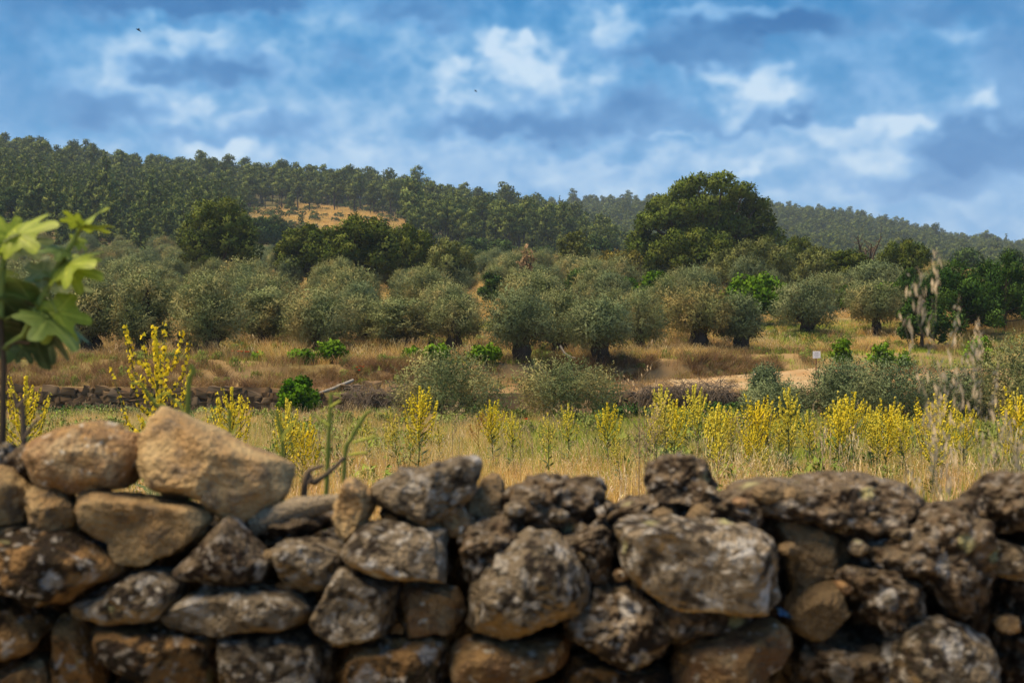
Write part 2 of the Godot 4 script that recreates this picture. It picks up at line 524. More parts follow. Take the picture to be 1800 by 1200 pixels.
func stone_color(style: int, p: Vector3, nn: Vector3, tone: float) -> Color:
	var a := nz.get_noise_3dv(p * 420.0)
	var b := nz2.get_noise_3dv(p * 1100.0)
	var fine := nz.get_noise_3dv(p * 4200.0)
	var speck := nz2.get_noise_3dv(p * 2500.0 + Vector3(31, 7, 0))
	var pale := nz2.get_noise_3dv(p * 3100.0 + Vector3(0, 91, 13))
	var c: Color
	match style:
		OCHRE:
			c = Color(0.40, 0.25, 0.115).lerp(Color(0.26, 0.15, 0.085), clampf(0.35 + a * 1.3 + b * 0.5, 0, 1))
			c = c.lerp(Color(0.46, 0.34, 0.20), clampf(b * 1.6 - a - 0.1, 0, 1))
			c = c.lerp(Color(0.16, 0.10, 0.06), 0.6 * smoothstep(0.15, 0.4, speck - a * 0.4))
			c = c.lerp(Color(0.62, 0.56, 0.47), smoothstep(0.46, 0.55, pale))
		PALE:
			c = Color(0.47, 0.34, 0.18).lerp(Color(0.36, 0.23, 0.11), clampf(0.5 + a * 1.2 + b * 0.6, 0, 1))
			c = c.lerp(Color(0.20, 0.15, 0.10), 0.8 * smoothstep(0.2, 0.45, b * 0.7 + speck * 0.5))
		BROWN:
			c = Color(0.24, 0.14, 0.06).lerp(Color(0.028, 0.02, 0.013), smoothstep(-0.2, 0.22, a + speck * 0.55 + nn.z * 0.12))
			c = c.lerp(Color(0.33, 0.30, 0.27), 0.8 * smoothstep(0.36, 0.5, pale + b * 0.3))
		GREY:
			c = Color(0.165, 0.13, 0.09).lerp(Color(0.03, 0.023, 0.017), smoothstep(-0.12, 0.26, speck * 0.75 + a * 0.6))
			c = c.lerp(Color(0.27, 0.18, 0.085), smoothstep(0.1, 0.5, -nn.y * 0.7 + a * 0.6 - 0.1))
			c = c.lerp(Color(0.33, 0.305, 0.275), 0.75 * smoothstep(0.20, 0.42, pale + b * 0.35))
		CRUST:
			c = Color(0.032, 0.022, 0.015).lerp(Color(0.14, 0.098, 0.062), smoothstep(-0.05, 0.35, speck + a * 0.35))
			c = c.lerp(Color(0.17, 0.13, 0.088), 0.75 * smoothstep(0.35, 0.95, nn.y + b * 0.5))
			c = c.lerp(Color(0.31, 0.275, 0.24), 0.7 * smoothstep(0.27, 0.45, pale + b * 0.2))
		BEIGE:
			c = Color(0.27, 0.19, 0.105).lerp(Color(0.17, 0.12, 0.07), clampf(0.5 + a + b * 0.6, 0, 1))
			c = c.lerp(Color(0.09, 0.065, 0.04), 0.6 * smoothstep(0.25, 0.45, speck))
	if style == GREY or style == BROWN or style == CRUST:
		var k := cell.get_noise_3dv(p * 9.0)                     # -1 in the middle of a cell, rising outwards
		var here := nz2.get_noise_3dv(p * 260.0 + Vector3(70, 0, 0))
		var e := k + 0.10 * fine
		if here > 0.02:
			var ring := smoothstep(-0.90, -0.84, e) * (1.0 - smoothstep(-0.78, -0.70, e))
			c = c.lerp(Color(0.47, 0.46, 0.46), ring * 0.6)
			c = c.lerp(Color(0.24, 0.225, 0.20), (1.0 - smoothstep(-0.9, -0.84, e)) * 0.7)
		elif here < -0.18:
			c = c.lerp(Color(0.34, 0.32, 0.16), (1.0 - smoothstep(-0.88, -0.78, e)) * 0.75)
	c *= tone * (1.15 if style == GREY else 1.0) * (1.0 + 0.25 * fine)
	c.a = 1.0
	return c


func stone(poly: Array, d: float, deep: float, style: int, parent: Node3D, o := {}) -> void:
	# outline in the photograph's pixels, brought to its real size at its distance
	var pts := []
	var k := d / FL
	var vignette_tone := 1.0
	for i in poly.size():
		pts.append(Vector2((poly[i][0] - 900.0) * k, (600.0 - poly[i][1]) * k))
	var soft: int = o.get("soft", 1)
	for s in soft:
		var nxt := []
		for i in pts.size():
			var a: Vector2 = pts[i]
			var e: Vector2 = pts[(i + 1) % pts.size()]
			nxt.append(a.lerp(e, 0.22)); nxt.append(a.lerp(e, 0.78))
		pts = nxt
	var mid := Vector2.ZERO
	var area := 0.0
	for i in pts.size():
		var a: Vector2 = pts[i]
		var e: Vector2 = pts[(i + 1) % pts.size()]
		var cr := a.cross(e)
		area += cr
		mid += (a + e) * cr
	mid /= 3.0 * area
	var nt: int = o.get("nt", 84)
	var out := []
	vignette_tone = lerpf(1.0, 0.74, clampf((-mid.y / k - 300.0) / 260.0, 0.0, 1.0))      # lens vignetting painted into the stone colour, darkening the lower courses
	var wide := 0.0
	for i in nt:
		var ang := TAU * i / nt
		var dir := Vector2(cos(ang), sin(ang))
		var best := 0.0
		for j in pts.size():
			var a: Vector2 = pts[j] - mid
			var e: Vector2 = pts[(j + 1) % pts.size()] - mid
			var den := dir.cross(e - a)
			if absf(den) < 1e-9: continue
			var t := a.cross(e - a) / den
			var u := a.cross(dir) / den
			if t > 0.0 and u >= -1e-6 and u <= 1.000001: best = maxf(best, t)
		out.append(best)
		wide = maxf(wide, best)
	var rough: float = o.get("rough", 0.014 if style != CRUST else 0.026)
	var tone: float = o.get("tone", 1.0) * rr(0.9, 1.1) * vignette_tone
	var grow: float = o.get("grow", 1.025)
	var square: float = o.get("square", 3.4)
	var cuts := []
	for i in o.get("cuts", 7):
		var cn := Vector3(rr(-1, 1), rr(-0.9, 1), rr(0.5, 1.6) if i % 2 == 0 else rr(0.0, 0.5)).normalized()
		cuts.append([cn, rr(0.58, 0.86)])
	var rings := []
	var front := 34 if nt > 60 else 14
	for j in front + 1: rings.append([pow(sin(j * PI / 2.0 / front), 0.85), 1.0])
	for j in range(5, -1, -1): rings.append([pow(sin(j * PI / 12.0), 0.8), -1.0])
	var centre := Vector3(mid.x, EYE + mid.y, -d)
	var seed_ := Vector3(rr(-5, 5), rr(-5, 5), 0)
	var P := PackedVector3Array()
	for rg in rings:
		var s: float = rg[0]
		for i in nt:
			var ang := TAU * i / nt
			var rad: float = lerpf(out[i], wide * 0.5 + out[i] * 0.5, 0.0) * grow
			var z: float = pow(maxf(0.0, 1.0 - pow(s, square)), 0.55) * rg[1]
			var q := Vector3(cos(ang) * rad * s, sin(ang) * rad * s, z * deep)
			# flat chipped sides
			for cq in cuts:
				var reach: float = (absf(cq[0].x) * wide * 0.8 + absf(cq[0].y) * wide * 0.55 + absf(cq[0].z) * deep) * cq[1]
				var over: float = q.dot(cq[0]) - reach
				if over > 0.0: q -= cq[0] * over * 0.97
			var w := centre + q
			var dir := q / maxf(q.length(), 1e-4)
			var dn := nz.get_noise_3dv(w * 330.0 + seed_ * 50.0) * rough * 1.5 + nz2.get_noise_3dv(w * 900.0) * rough + nz.get_noise_3dv(w * 2600.0) * rough * 0.5 + nz.get_noise_3dv(w * 6500.0) * 0.0035
			if style == CRUST and not o.has("smooth"):
				dn += (absf(nz2.get_noise_3dv(w * 1000.0 + seed_ * 9.0)) - 0.2) * 0.026 + (absf(nz2.get_noise_3dv(w * 2000.0)) - 0.2) * 0.013
			P.append(w + dir * dn)
	var nr := rings.size()
	var b := MB.new()
	for j in nr:
		for i in nt:
			var p0 := P[j * nt + i]
			var t1 := P[j * nt + (i + 1) % nt] - P[j * nt + (i + nt - 1) % nt]
			var t2 := P[mini(j + 1, nr - 1) * nt + i] - P[maxi(j - 1, 0) * nt + i]
			var nn := t2.cross(t1).normalized()
			if j == 0: nn = Vector3(0, 0, 1)
			if j == nr - 1: nn = Vector3(0, 0, -1)
			if nn.dot(p0 - centre) < 0.0 and j > 3: nn = nn
			b.vert(p0, nn, Color.WHITE)
	var flip := 0
	for j in range(2, front - 6):
		for i in range(0, nt, 7):
			flip += 1 if b.n[j * nt + i].dot(P[j * nt + i] - centre + Vector3(0, 0, deep)) > 0.0 else -1
	for j in nr:
		for i in nt:
			var id := j * nt + i
			if flip < 0 and j > 0 and j < nr - 1: b.n[id] = -b.n[id]
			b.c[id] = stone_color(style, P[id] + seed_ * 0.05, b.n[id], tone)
	for j in nr - 1:
		for i in nt:
			var a := j * nt + i
			var a2 := j * nt + (i + 1) % nt
			var e := a + nt
			var e2 := a2 + nt
			var nn := b.n[a] + b.n[e2]
			if j > 0: b.face(a, a2, e2, nn)
			b.face(a, e2, e, nn)
	part("stone", b.mesh(), M.stone, parent)


func rubble_mesh(sd: int) -> ArrayMesh:
	var b := MB.new()
	var nt := 9
	var off := Vector3(sd * 3.7, 0, 0)
	var rows := []
	for j in 6:
		var ph := PI * j / 5.0
		var row := []
		for i in nt:
			var a := TAU * i / nt
			var q := Vector3(sign(cos(a)) * pow(absf(cos(a)), 0.34) * pow(sin(ph), 0.34), sign(cos(ph)) * pow(absf(cos(ph)), 0.34), sign(sin(a)) * pow(absf(sin(a)), 0.34) * pow(sin(ph), 0.34)) * 0.5
			q *= 1.0 + 0.7 * nz.get_noise_3dv(q * 150.0 + off * 30.0)
			var f := 0.75 + 0.5 * (nz2.get_noise_3dv(q * 150.0 + off * 20.0) + 0.4)
			row.append(b.vert(q, q.normalized(), Color(f, f * 0.96, f * 0.9)))
		rows.append(row)
	for j in 5:
		for i in nt:
			var nn: Vector3 = b.v[rows[j][i]] + b.v[rows[j + 1][(i + 1) % nt]]
			b.face(rows[j][i], rows[j][(i + 1) % nt], rows[j + 1][(i + 1) % nt], nn)
			b.face(rows[j][i], rows[j + 1][(i + 1) % nt], rows[j + 1][i], nn)
	# chipped faces: every face keeps its own normal
	var c := MB.new()
	for i in range(0, b.ix.size(), 3):
		var p := [b.v[b.ix[i]], b.v[b.ix[i + 1]], b.v[b.ix[i + 2]]]
		var nn: Vector3 = (p[2] - p[0]).cross(p[1] - p[0]).normalized()
		if nn.length() < 0.5: continue
		var id := []
		for k in 3: id.append(c.vert(p[k], (nn * 0.8 + (p[k] as Vector3).normalized() * 0.2).normalized(), b.c[b.ix[i + k]]))
		c.face(id[0], id[1], id[2], nn)
	return c.mesh()


# ------------------------------------------------------------------ grass
func tuft(blades: int, high: float, spread: float, width: float, bend: float, heads: float, cols: Array, head_col: Color) -> ArrayMesh:
	var b := MB.new()
	for i in blades:
		var a := rr(0, TAU)
		var root := Vector3(cos(a), 0, sin(a)) * spread * sqrt(rng.randf())
		var h := high * rr(0.55, 1.15)
		var lean := Vector3(rr(-1, 1), 0, rr(-1, 1)) * bend * h
		var sd := rr(0, TAU)
		var side := Vector3(cos(sd), 0, sin(sd)) * width * 0.5 * rr(0.7, 1.3)
		var col: Color = cols[rng.randi() % cols.size()] * rr(0.8, 1.2)
		col.a = 1.0
		var nn := (side.cross(Vector3.UP).normalized() + Vector3(0, 0.8, 0)).normalized()
		var m := root + Vector3(0, h * 0.55, 0) + lean * 0.3
		var t := root + Vector3(0, h, 0) + lean
		var v0 := b.vert(root - side, nn, col)
		var v1 := b.vert(root + side, nn, col)
		var v2 := b.vert(m + side * 0.8, nn, col)
		var v3 := b.vert(m - side * 0.8, nn, col)
		var v4 := b.vert(t, nn, col)
		b.face(v0, v1, v2, nn); b.face(v0, v2, v3, nn); b.face(v3, v2, v4, nn)
		if rng.randf() < heads:
			var dir := (t - m).normalized()
			var hc := head_col * rr(0.8, 1.15)
			hc.a = 1.0
			for k in 5:
				var fr := dir.rotated(Vector3(cos(a), 0, sin(a)), rr(-0.5, 0.5))
				var sv := fr.cross(on_sphere()).normalized()
				b.leaf(t - dir * 0.03 * k, fr, sv, fr.cross(sv), (fr.cross(sv) + Vector3.UP).normalized(), high * 0.08, high * 0.016, hc)
	return b.mesh()


func scatter(called: String, label: String, m: Mesh, mat: Material, places: Array) -> void:
	if places.is_empty(): return
	var mm := MultiMesh.new()
	mm.transform_format = MultiMesh.TRANSFORM_3D
	mm.use_colors = true
	mm.mesh = m
	mm.instance_count = places.size()
	for i in places.size():
		var q: Array = places[i]
		mm.set_instance_transform(i, Transform3D(Basis(Vector3.UP, q[1]).scaled(Vector3(q[2], q[3], q[2])), q[0]))
		mm.set_instance_color(i, q[4])
	var o := MultiMeshInstance3D.new()
	o.name = numbered(called)
	o.multimesh = mm
	o.material_override = mat
	add_child(o, true)
	tag(o, label, called.replace("_", " "), "", "stuff")


# random places: a strip of land from d0 to d1 within the view and a margin; f(x, d, px) -> [chance, width scale, height scale, colour]
func strew(d0: float, d1: float, per: float, f: Callable, margin := 420.0) -> Array:
	var out := []
	var half := (900.0 + margin) / FL
	var n := int(half * (d1 * d1 - d0 * d0) * per)
	for i in n:
		var d := sqrt(lerpf(d0 * d0, d1 * d1, rng.randf()))
		var x := rr(-1, 1) * half * d
		var g: Array = f.call(x, d, 900.0 + x / d * FL)
		if rng.randf() < g[0]:
			out.append([Vector3(x, ground(x, d) - 0.02, -d), rr(0, TAU), g[1] * rr(0.8, 1.2), g[2] * rr(0.75, 1.25), g[3]])
	return out


func build_ground() -> void:
	var xs := []
	var x := 0.0
	var step := 0.8
	while x < 1100.0:
		xs.append(x)
		if x > 30.0: step *= 1.07
		x += step
	var cols := []
	for i in range(xs.size() - 1, 0, -1): cols.append(-xs[i])
	cols.append_array(xs)
	var rows := []
	var d := -24.0
	while d < 52.9:
		rows.append(d); d += 0.9 if d > 0 else 3.0
	rows.append_array([52.98, 53.03])
	d = 53.3
	step = 0.4
	while d < 1600.0:
		rows.append(d)
		if d > 72.0: step *= 1.035
		d += minf(step, 22.0)
	var b := MB.new()
	for r in rows:
		var warp := smoothstep(40.0, 52.0, r) * (1.0 - smoothstep(80.0, 95.0, r))
		for cx in cols:
			var dd: float = r + (w1(cx) - 53.0) * warp
			var y := ground(cx, dd)
			var e := maxf(0.3, r * 0.004)
			var nn := Vector3(ground(cx - e, dd) - ground(cx + e, dd), 2.0 * e, ground(cx, dd + e) - ground(cx, dd - e)).normalized()
			b.vert(Vector3(cx, y, -dd), nn, ground_color(cx, dd, nn))
	var nc := cols.size()
	for j in rows.size() - 1:
		for i in nc - 1:
			var a := j * nc + i
			b.face(a, a + 1, a + nc + 1, Vector3.UP)
			b.face(a, a + nc + 1, a + nc, Vector3.UP)
	var o := single("ground", b.mesh(), M.soil)
	tag(o, "terraced farmland with dry grass rising to wooded hills", "ground", "", "structure")


func clearing(px: float, d: float) -> float:
	var q := pow((px - 575.0) / 135.0, 2.0) + pow((d - 415.0) / 72.0, 2.0)
	return clampf(1.3 - q + 0.8 * nz.get_noise_2d(px * 1.1, d * 2.0), 0.0, 1.0)


func ground_color(x: float, d: float, nn: Vector3) -> Color:
	var a := nz.get_noise_2d(x * 14.0, d * 14.0)
	var straw := Color(0.30, 0.215, 0.10)
	var green := Color(0.11, 0.125, 0.04)
	var soil := Color(0.25, 0.155, 0.08)
	if d > 52.6 and d < 54.5 and nn.y < 0.9: return soil.lerp(Color(0.10, 0.07, 0.045), 0.6)
	if d < 53.0:
		return straw.lerp(green, clampf(0.2 + a * 1.5 + smoothstep(17.0, 26.0, d) * 0.7, 0.0, 0.95))
	if d < 180.0:
		var c := straw.lerp(green, clampf(0.35 + a * 1.6, 0.0, 0.9))
		if d < 72.0:
			c = c.lerp(soil, clampf(1.4 - nn.y * 1.3 + 0.1, 0.0, 0.8))
			var w := w1(x)
			var e := w + lut(LEDGE, x)
			if d < e: c = c.lerp(soil, 0.75 + a * 0.4)
		return c
	var px := 900.0 + x / d * FL
	var c := Color(0.075, 0.075, 0.032).lerp(Color(0.15, 0.115, 0.055), clampf(0.4 + nz2.get_noise_2d(x * 4.0, d * 4.0), 0.0, 1.0))
	var bare := Color(0.36, 0.22, 0.10).lerp(Color(0.24, 0.20, 0.075), smoothstep(-0.1, 0.3, nz2.get_noise_2d(x * 22.0, d * 9.0)))
	return c.lerp(bare, clearing(px, d))


func build_walls() -> void:
	var kinds := []
	for i in 7: kinds.append(rubble_mesh(i))
	var mats := []
	for col in [Color(0.13, 0.085, 0.05), Color(0.175, 0.118, 0.068), Color(0.11, 0.078, 0.05), Color(0.15, 0.11, 0.075)]:
		var m := material(0.95, 0.2)
		m.albedo_color = col.linear_to_srgb()
		mats.append(m)
	for q in [[-21.0, -11.6, "low terrace wall of small brown stones on the left behind the weeds", 1.0, 6], [-11.4, -3.0, "broken terrace wall in the middle with grey brush at its right end", 0.95, 6], [3.0, 9.4, "terrace wall of tan stones below the dirt track, brush hanging over it", 1.0, 6]]:
		var o := thing("terrace_wall", q[2], "stone wall", Vector3.ZERO)
		var courses: int = q[4]
		for j in courses:
			var x: float = q[0] + rr(0, 0.2)
			while x < q[1]:
				var w := (rr(0.14, 0.34) if rng.randf() < 0.7 else rr(0.34, 0.62)) * (1.0 if j > 0 else 1.2)
				var xc := x + w * 0.5
				var base := rel(xc, w1(xc) - 0.3)
				var top := rel(xc, w1(xc) + 0.06)
				var h: float = (top - base) / courses
				var ragged: bool = j == courses - 1 and rng.randf() < 0.35
				if not ragged:
					var s := part("stone", kinds[rng.randi() % 7], mats[rng.randi() % 4], o)
					s.position = Vector3(xc, EYE + base + h * (j + 0.5) + rr(-0.04, 0.04), -(w1(xc) - 0.10 + rr(-0.035, 0.035) + 0.012 * j))
					s.scale = Vector3(w * 1.22, h * rr(1.1, 1.75), 0.30)
					s.rotation = Vector3(rr(-0.2, 0.2), rr(-0.4, 0.4), rr(-0.3, 0.3))
				x += w
	# loose boulders lying on the broken terrace
	var n := 0
	for q in [[446, 52.6, 0.62, 0.42, "rounded grey boulder on the broken terrace above the tall yellow plant"], [466, 52.3, 0.5, 0.3, "flat tan boulder just right of the rounded grey boulder on the terrace"], [425, 51.8, 0.8, 0.25, "long flat stone lying below the two terrace boulders"],
			[655, 53.6, 0.7, 0.4, "pale boulder at the foot of the leaning grey pole"], [612, 53.4, 0.9, 0.3, "low tan boulder left of the pale one under the leaning pole"], [180, 52.0, 0.6, 0.35, "grey boulder in the green weeds below the left terrace wall"]]:
		var o := single("boulder", kinds[n % 7], mats[3 if n % 2 == 0 else 1], spot(q[0], q[1]) + Vector3(0, q[3] * 0.35, 0))
		o.scale = Vector3(q[2], q[3], q[2] * 0.8)
		o.rotation.y = n * 1.3
		tag(o, q[4], "boulder", "boulders on the terrace edge")
		n += 1
	# a heap of cut grey stone by the olives
	var heap := thing("stone_heap", "small heap of grey cut stones among dry grass at the olives' feet", "stone heap", spot(328, 60.0))
	for q in [[-0.25, 0.28, 0, 0.55, 0.62], [0.32, 0.2, 0.05, 0.6, 0.42], [-0.1, 0.72, 0, 0.5, 0.36], [0.3, 0.5, 0.0, 0.36, 0.22]]:
		var s := part("stone", kinds[int(q[3] * 10) % 7], mats[3], heap)
		s.position = Vector3(q[0], q[1], q[2])
		s.scale = Vector3(q[3], q[4], 0.5)


func build_track() -> void:
	var b := MB.new()
	var nx := 46
	var nd := 26
	for j in nd:
		for i in nx:
			var x := 6.4 + 15.5 * i / (nx - 1)
			var s := j / float(nd - 1)
			var d := lerpf(w1(x) + 0.7, w1(x) + lut(LEDGE, x) - 0.15, s)
			var mound := 0.26 * exp(-pow((x - 13.2) / 1.3, 2.0) - pow((d - 62.0) / 1.2, 2.0))
			var y := ground(x, d) + 0.02 + mound + 0.03 * nz.get_noise_2d(x * 60.0, d * 60.0)
			var g := clampf(0.5 + nz.get_noise_2d(x * 30.0, d * 30.0), 0, 1)
			var c := Color(0.33, 0.225, 0.115).lerp(Color(0.44, 0.335, 0.205), g).lerp(Color(0.33, 0.19, 0.085), clampf(smoothstep(12.6, 14.5, x) * 0.8 + 1.2 * nz2.get_noise_2d(x * 70.0, d * 70.0), 0.0, 1.0))
			b.vert(Vector3(x, y, -d), Vector3(nz.get_noise_2d(x * 60.0, d * 60.0) * 0.3, 1, 0.2 * (d - 62.0) * mound).normalized(), c)
	for j in nd - 1:
		for i in nx - 1:
			var a := j * nx + i
			b.face(a, a + 1, a + nx + 1, Vector3.UP)
			b.face(a, a + nx + 1, a + nx, Vector3.UP)
	tag(single("dirt_track", b.mesh(), M.soil), "bare sandy track along the terrace", "track", "", "structure")


func build_near_wall() -> void:
	var w := thing("dry_stone_wall", "low dry stone wall in the foreground, tan stones left, lichen-grey right", "stone wall")
	# earth and small rubble that fills the middle of the wall
	var core := MB.new()
	var tops := [[-1400, 940], [-700, 935], [40, 925], [230, 905], [440, 945], [560, 960], [700, 945], [840, 930], [1060, 940], [1130, 905], [1320, 905], [1600, 910], [1720, 915], [1800, 905], [2500, 930], [3200, 925]]
	var nx := 580
	var ny := 70
	for j in ny:
		for i in nx:
			var px := lerpf(-1350, 3150, i / float(nx - 1))
			var x := (px - 900.0) / FL * 3.4
			var top := EYE + (600.0 - lut(tops, px)) / FL * 3.4
			var s := j / float(ny - 1)
			var p: Vector3
			var near := lerpf(3.47, 3.31, smoothstep(800.0, 960.0, px))
			if s < 0.75: p = Vector3(x, lerpf(-0.1, top, s / 0.75), -near)
			else: p = Vector3(x, top, lerpf(-near, -3.80, (s - 0.75) / 0.25))
			var q := nz.get_noise_3dv(p * 1500.0)
			p += Vector3(0, 0.4, 0.8) * (0.05 * nz2.get_noise_3dv(p * 500.0) + 0.05 * (absf(nz2.get_noise_3dv(p * 1100.0)) - 0.15) + 0.02 * nz.get_noise_3dv(p * 2600.0))
			core.vert(p, Vector3(0, 0.3, 1), Color.WHITE)
	for j in ny:
		for i in nx:
			var e := core.v[j * nx + mini(i + 1, nx - 1)] - core.v[j * nx + maxi(i - 1, 0)]
			var g := core.v[mini(j + 1, ny - 1) * nx + i] - core.v[maxi(j - 1, 0) * nx + i]
			var nn := e.cross(g).normalized()
			if nn.z + nn.y < 0.0: nn = -nn
			core.n[j * nx + i] = nn
			core.c[j * nx + i] = stone_color(CRUST, core.v[j * nx + i], nn, 0.5 if core.v[j * nx + i].x < 0.0 else 0.95)
	for j in ny - 1:
		for i in nx - 1:
			var a := j * nx + i
			core.face(a, a + 1, a + nx + 1, Vector3(0, 0.5, 1))
			core.face(a, a + nx + 1, a + nx, Vector3(0, 0.5, 1))
	part("earth_fill", core.mesh(), M.stone, w)
	var big := {"nt": 110}
	stone([[53, 790], [66, 770], [92, 756], [130, 747], [160, 738], [190, 745], [232, 756], [254, 784], [250, 812], [240, 846], [226, 857], [190, 863], [150, 873], [122, 862], [84, 856], [62, 830]], 3.34, 0.15, OCHRE, w, {"cuts": 6, "nt": 110})
	stone([[238, 850], [256, 768], [274, 728], [300, 721], [332, 738], [400, 768], [470, 800], [524, 822], [516, 838], [490, 876], [462, 906], [436, 920], [400, 906], [370, 886], [350, 878], [300, 868]], 3.36, 0.17, PALE, w, {"cuts": 9, "soft": 1, "nt": 120, "rough": 0.013})
	stone([[146, 872], [165, 863], [220, 866], [290, 875], [340, 880], [366, 895], [372, 912], [350, 945], [310, 970], [240, 994], [210, 981], [195, 955], [160, 930], [144, 912]], 3.24, 0.14, PALE, w, {"tone": 0.82, "cuts": 6, "nt": 110})
	stone([[55, 872], [64, 862], [90, 861], [120, 868], [143, 895], [141, 915], [128, 941], [90, 939], [65, 925], [56, 900]], 3.26, 0.10, PALE, w, {"tone": 0.75})
	stone([[-30, 830], [10, 827], [32, 840], [54, 870], [50, 905], [30, 919], [-30, 925]], 3.28, 0.12, PALE, w, {"tone": 0.72})
	stone([[-30, 925], [20, 919], [56, 917], [42, 931], [0, 941], [-30, 943]], 3.27, 0.10, BEIGE, w)
	stone([[-30, 790], [5, 775], [22, 790], [26, 820], [10, 834], [-30, 836]], 3.45, 0.10, GREY, w)
	stone([[20, 800], [45, 798], [60, 825], [66, 860], [50, 877], [28, 850]], 3.42, 0.10, CRUST, w)
	stone([[-35, 944], [40, 937], [95, 938], [140, 950], [190, 974], [217, 995], [205, 1013], [160, 1031], [110, 1061], [84, 1065], [40, 1041], [-35, 1022]], 3.20, 0.16, BROWN, w, {"nt": 110})
	stone([[127, 1062], [170, 1040], [210, 1012], [260, 992], [300, 997], [334, 1021], [320, 1051], [290, 1076], [245, 1089], [170, 1086], [145, 1079]], 3.22, 0.14, GREY, w)
	stone([[-35, 1025], [20, 1040], [60, 1064], [104, 1098], [85, 1126], [40, 1151], [0, 1161], [-35, 1161]], 3.21, 0.15, BROWN, w, {"tone": 1.1})
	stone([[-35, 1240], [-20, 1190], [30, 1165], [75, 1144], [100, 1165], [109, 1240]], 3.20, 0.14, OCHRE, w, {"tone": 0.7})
	stone([[107, 1090], [120, 1075], [155, 1084], [166, 1110], [186, 1160], [189, 1240], [108, 1240]], 3.22, 0.12, BROWN, w, {"soft": 1, "tone": 1.2})
	stone([[167, 1105], [200, 1093], [260, 1096], [330, 1099], [381, 1110], [389, 1140], [380, 1240], [300, 1225], [250, 1190], [200, 1161], [180, 1136]], 3.19, 0.15, BROWN, w, {"nt": 110})
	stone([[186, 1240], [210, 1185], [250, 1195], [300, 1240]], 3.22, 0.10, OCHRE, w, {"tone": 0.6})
	stone([[307, 1000], [345, 970], [375, 935], [402, 905], [420, 920], [450, 955], [479, 986], [470, 1013], [440, 1026], [380, 1022], [320, 1013]], 3.22, 0.13, CRUST, w, {"soft": 0, "rough": 0.006, "cuts": 0, "smooth": 1, "tone": 1.0})
	stone([[291, 1080], [330, 1045], [380, 1022], [430, 1019], [480, 1029], [540, 1037], [559, 1045], [550, 1076], [530, 1099], [450, 1101], [380, 1109], [320, 1099]], 3.20, 0.15, GREY, w, {"nt": 110})
	stone([[387, 1112], [420, 1102], [520, 1104], [589, 1130], [586, 1160], [581, 1240], [387, 1240]], 3.19, 0.15, GREY, w, {"soft": 1, "nt": 110, "tone": 0.95})
	stone([[476, 965], [495, 948], [540, 939], [590, 944], [603, 960], [599, 1000], [585, 1031], [550, 1038], [500, 1031], [481, 1001]], 3.21, 0.13, GREY, w)
	stone([[440, 945], [480, 907], [560, 897], [588, 905], [577, 932], [540, 937], [490, 950], [460, 957]], 3.36, 0.12, CRUST, w)
	stone([[589, 880], [604, 842], [625, 837], [650, 855], [663, 885], [650, 911], [622, 952], [600, 946], [586, 911]], 3.24, 0.10, PALE, w, {"tone": 1.1})
	stone([[651, 870], [660, 850], [703, 828], [711, 818], [722, 826], [760, 820], [800, 805], [836, 802], [845, 825], [830, 860], [800, 895], [755, 921], [740, 921], [700, 896], [660, 886]], 3.30, 0.15, GREY, w, {"soft": 1, "rough": 0.018, "nt": 120, "cuts": 7})
	stone([[661, 885], [700, 890], [735, 905], [747, 932], [720, 937], [690, 921], [664, 906]], 3.33, 0.10, BROWN, w, {"tone": 1.25})
	stone([[757, 900], [800, 878], [832, 905], [858, 931], [835, 947], [790, 937], [758, 926]], 3.30, 0.12, OCHRE, w, {"soft": 1})
	stone([[814, 880], [850, 841], [870, 834], [887, 860], [882, 921], [850, 917], [820, 896]], 3.36, 0.11, BEIGE, w, {"soft": 1, "cuts": 7, "tone": 1.1})
	stone([[608, 965], [635, 924], [660, 911], [700, 920], [740, 935], [790, 939], [814, 965], [811, 1001], [795, 1014], [720, 1010], [660, 1004], [613, 986]], 3.18, 0.14, GREY, w, {"nt": 110, "tone": 1.25})
	stone([[544, 1095], [560, 1055], [580, 1015], [600, 989], [650, 994], [689, 1015], [691, 1060], [681, 1116], [640, 1119], [590, 1133], [554, 1116]], 3.17, 0.14, GREY, w, {"nt": 110, "tone": 1.15, "rough": 0.012})
	stone([[691, 1070], [705, 1035], [740, 1021], [800, 1027], [816, 1045], [822, 1080], [819, 1107], [750, 1114], [694, 1113]], 3.22, 0.12, OCHRE, w, {"soft": 1, "tone": 0.85})
	stone([[811, 1050], [830, 1010], [870, 964], [920, 937], [960, 939], [1000, 960], [1026, 1000], [1040, 1040], [1021, 1071], [970, 1096], [900, 1114], [850, 1106], [819, 1090]], 3.16, 0.17, GREY, w, {"nt": 120, "cuts": 3, "tone": 1.0})
	stone([[809, 960], [830, 934], [880, 919], [919, 925], [921, 945], [880, 966], [850, 1001], [825, 1021], [811, 1001]], 3.22, 0.12, CRUST, w)
	stone([[868, 922], [878, 868], [918, 842], [950, 831], [1000, 840], [1047, 848], [1058, 885], [1062, 920], [1010, 940], [960, 932], [900, 938]], 3.34, 0.15, CRUST, w, {"nt": 110, "rough": 0.028})
	stone([[960, 938], [1010, 930], [1060, 900], [1082, 920], [1084, 960], [1064, 1012], [1035, 1022], [1014, 975]], 3.24, 0.13, CRUST, w, {"rough": 0.02, "tone": 1.25})
	stone([[1000, 850], [1030, 838], [1048, 850], [1056, 890], [1020, 890]], 3.42, 0.08, BEIGE, w, {"tone": 1.1})
	stone([[787, 1165], [800, 1130], [850, 1110], [920, 1115], [1000, 1118], [1009, 1140], [960, 1181], [900, 1197], [830, 1197], [794, 1186]], 3.19, 0.15, OCHRE, w, {"tone": 0.62, "nt": 110})
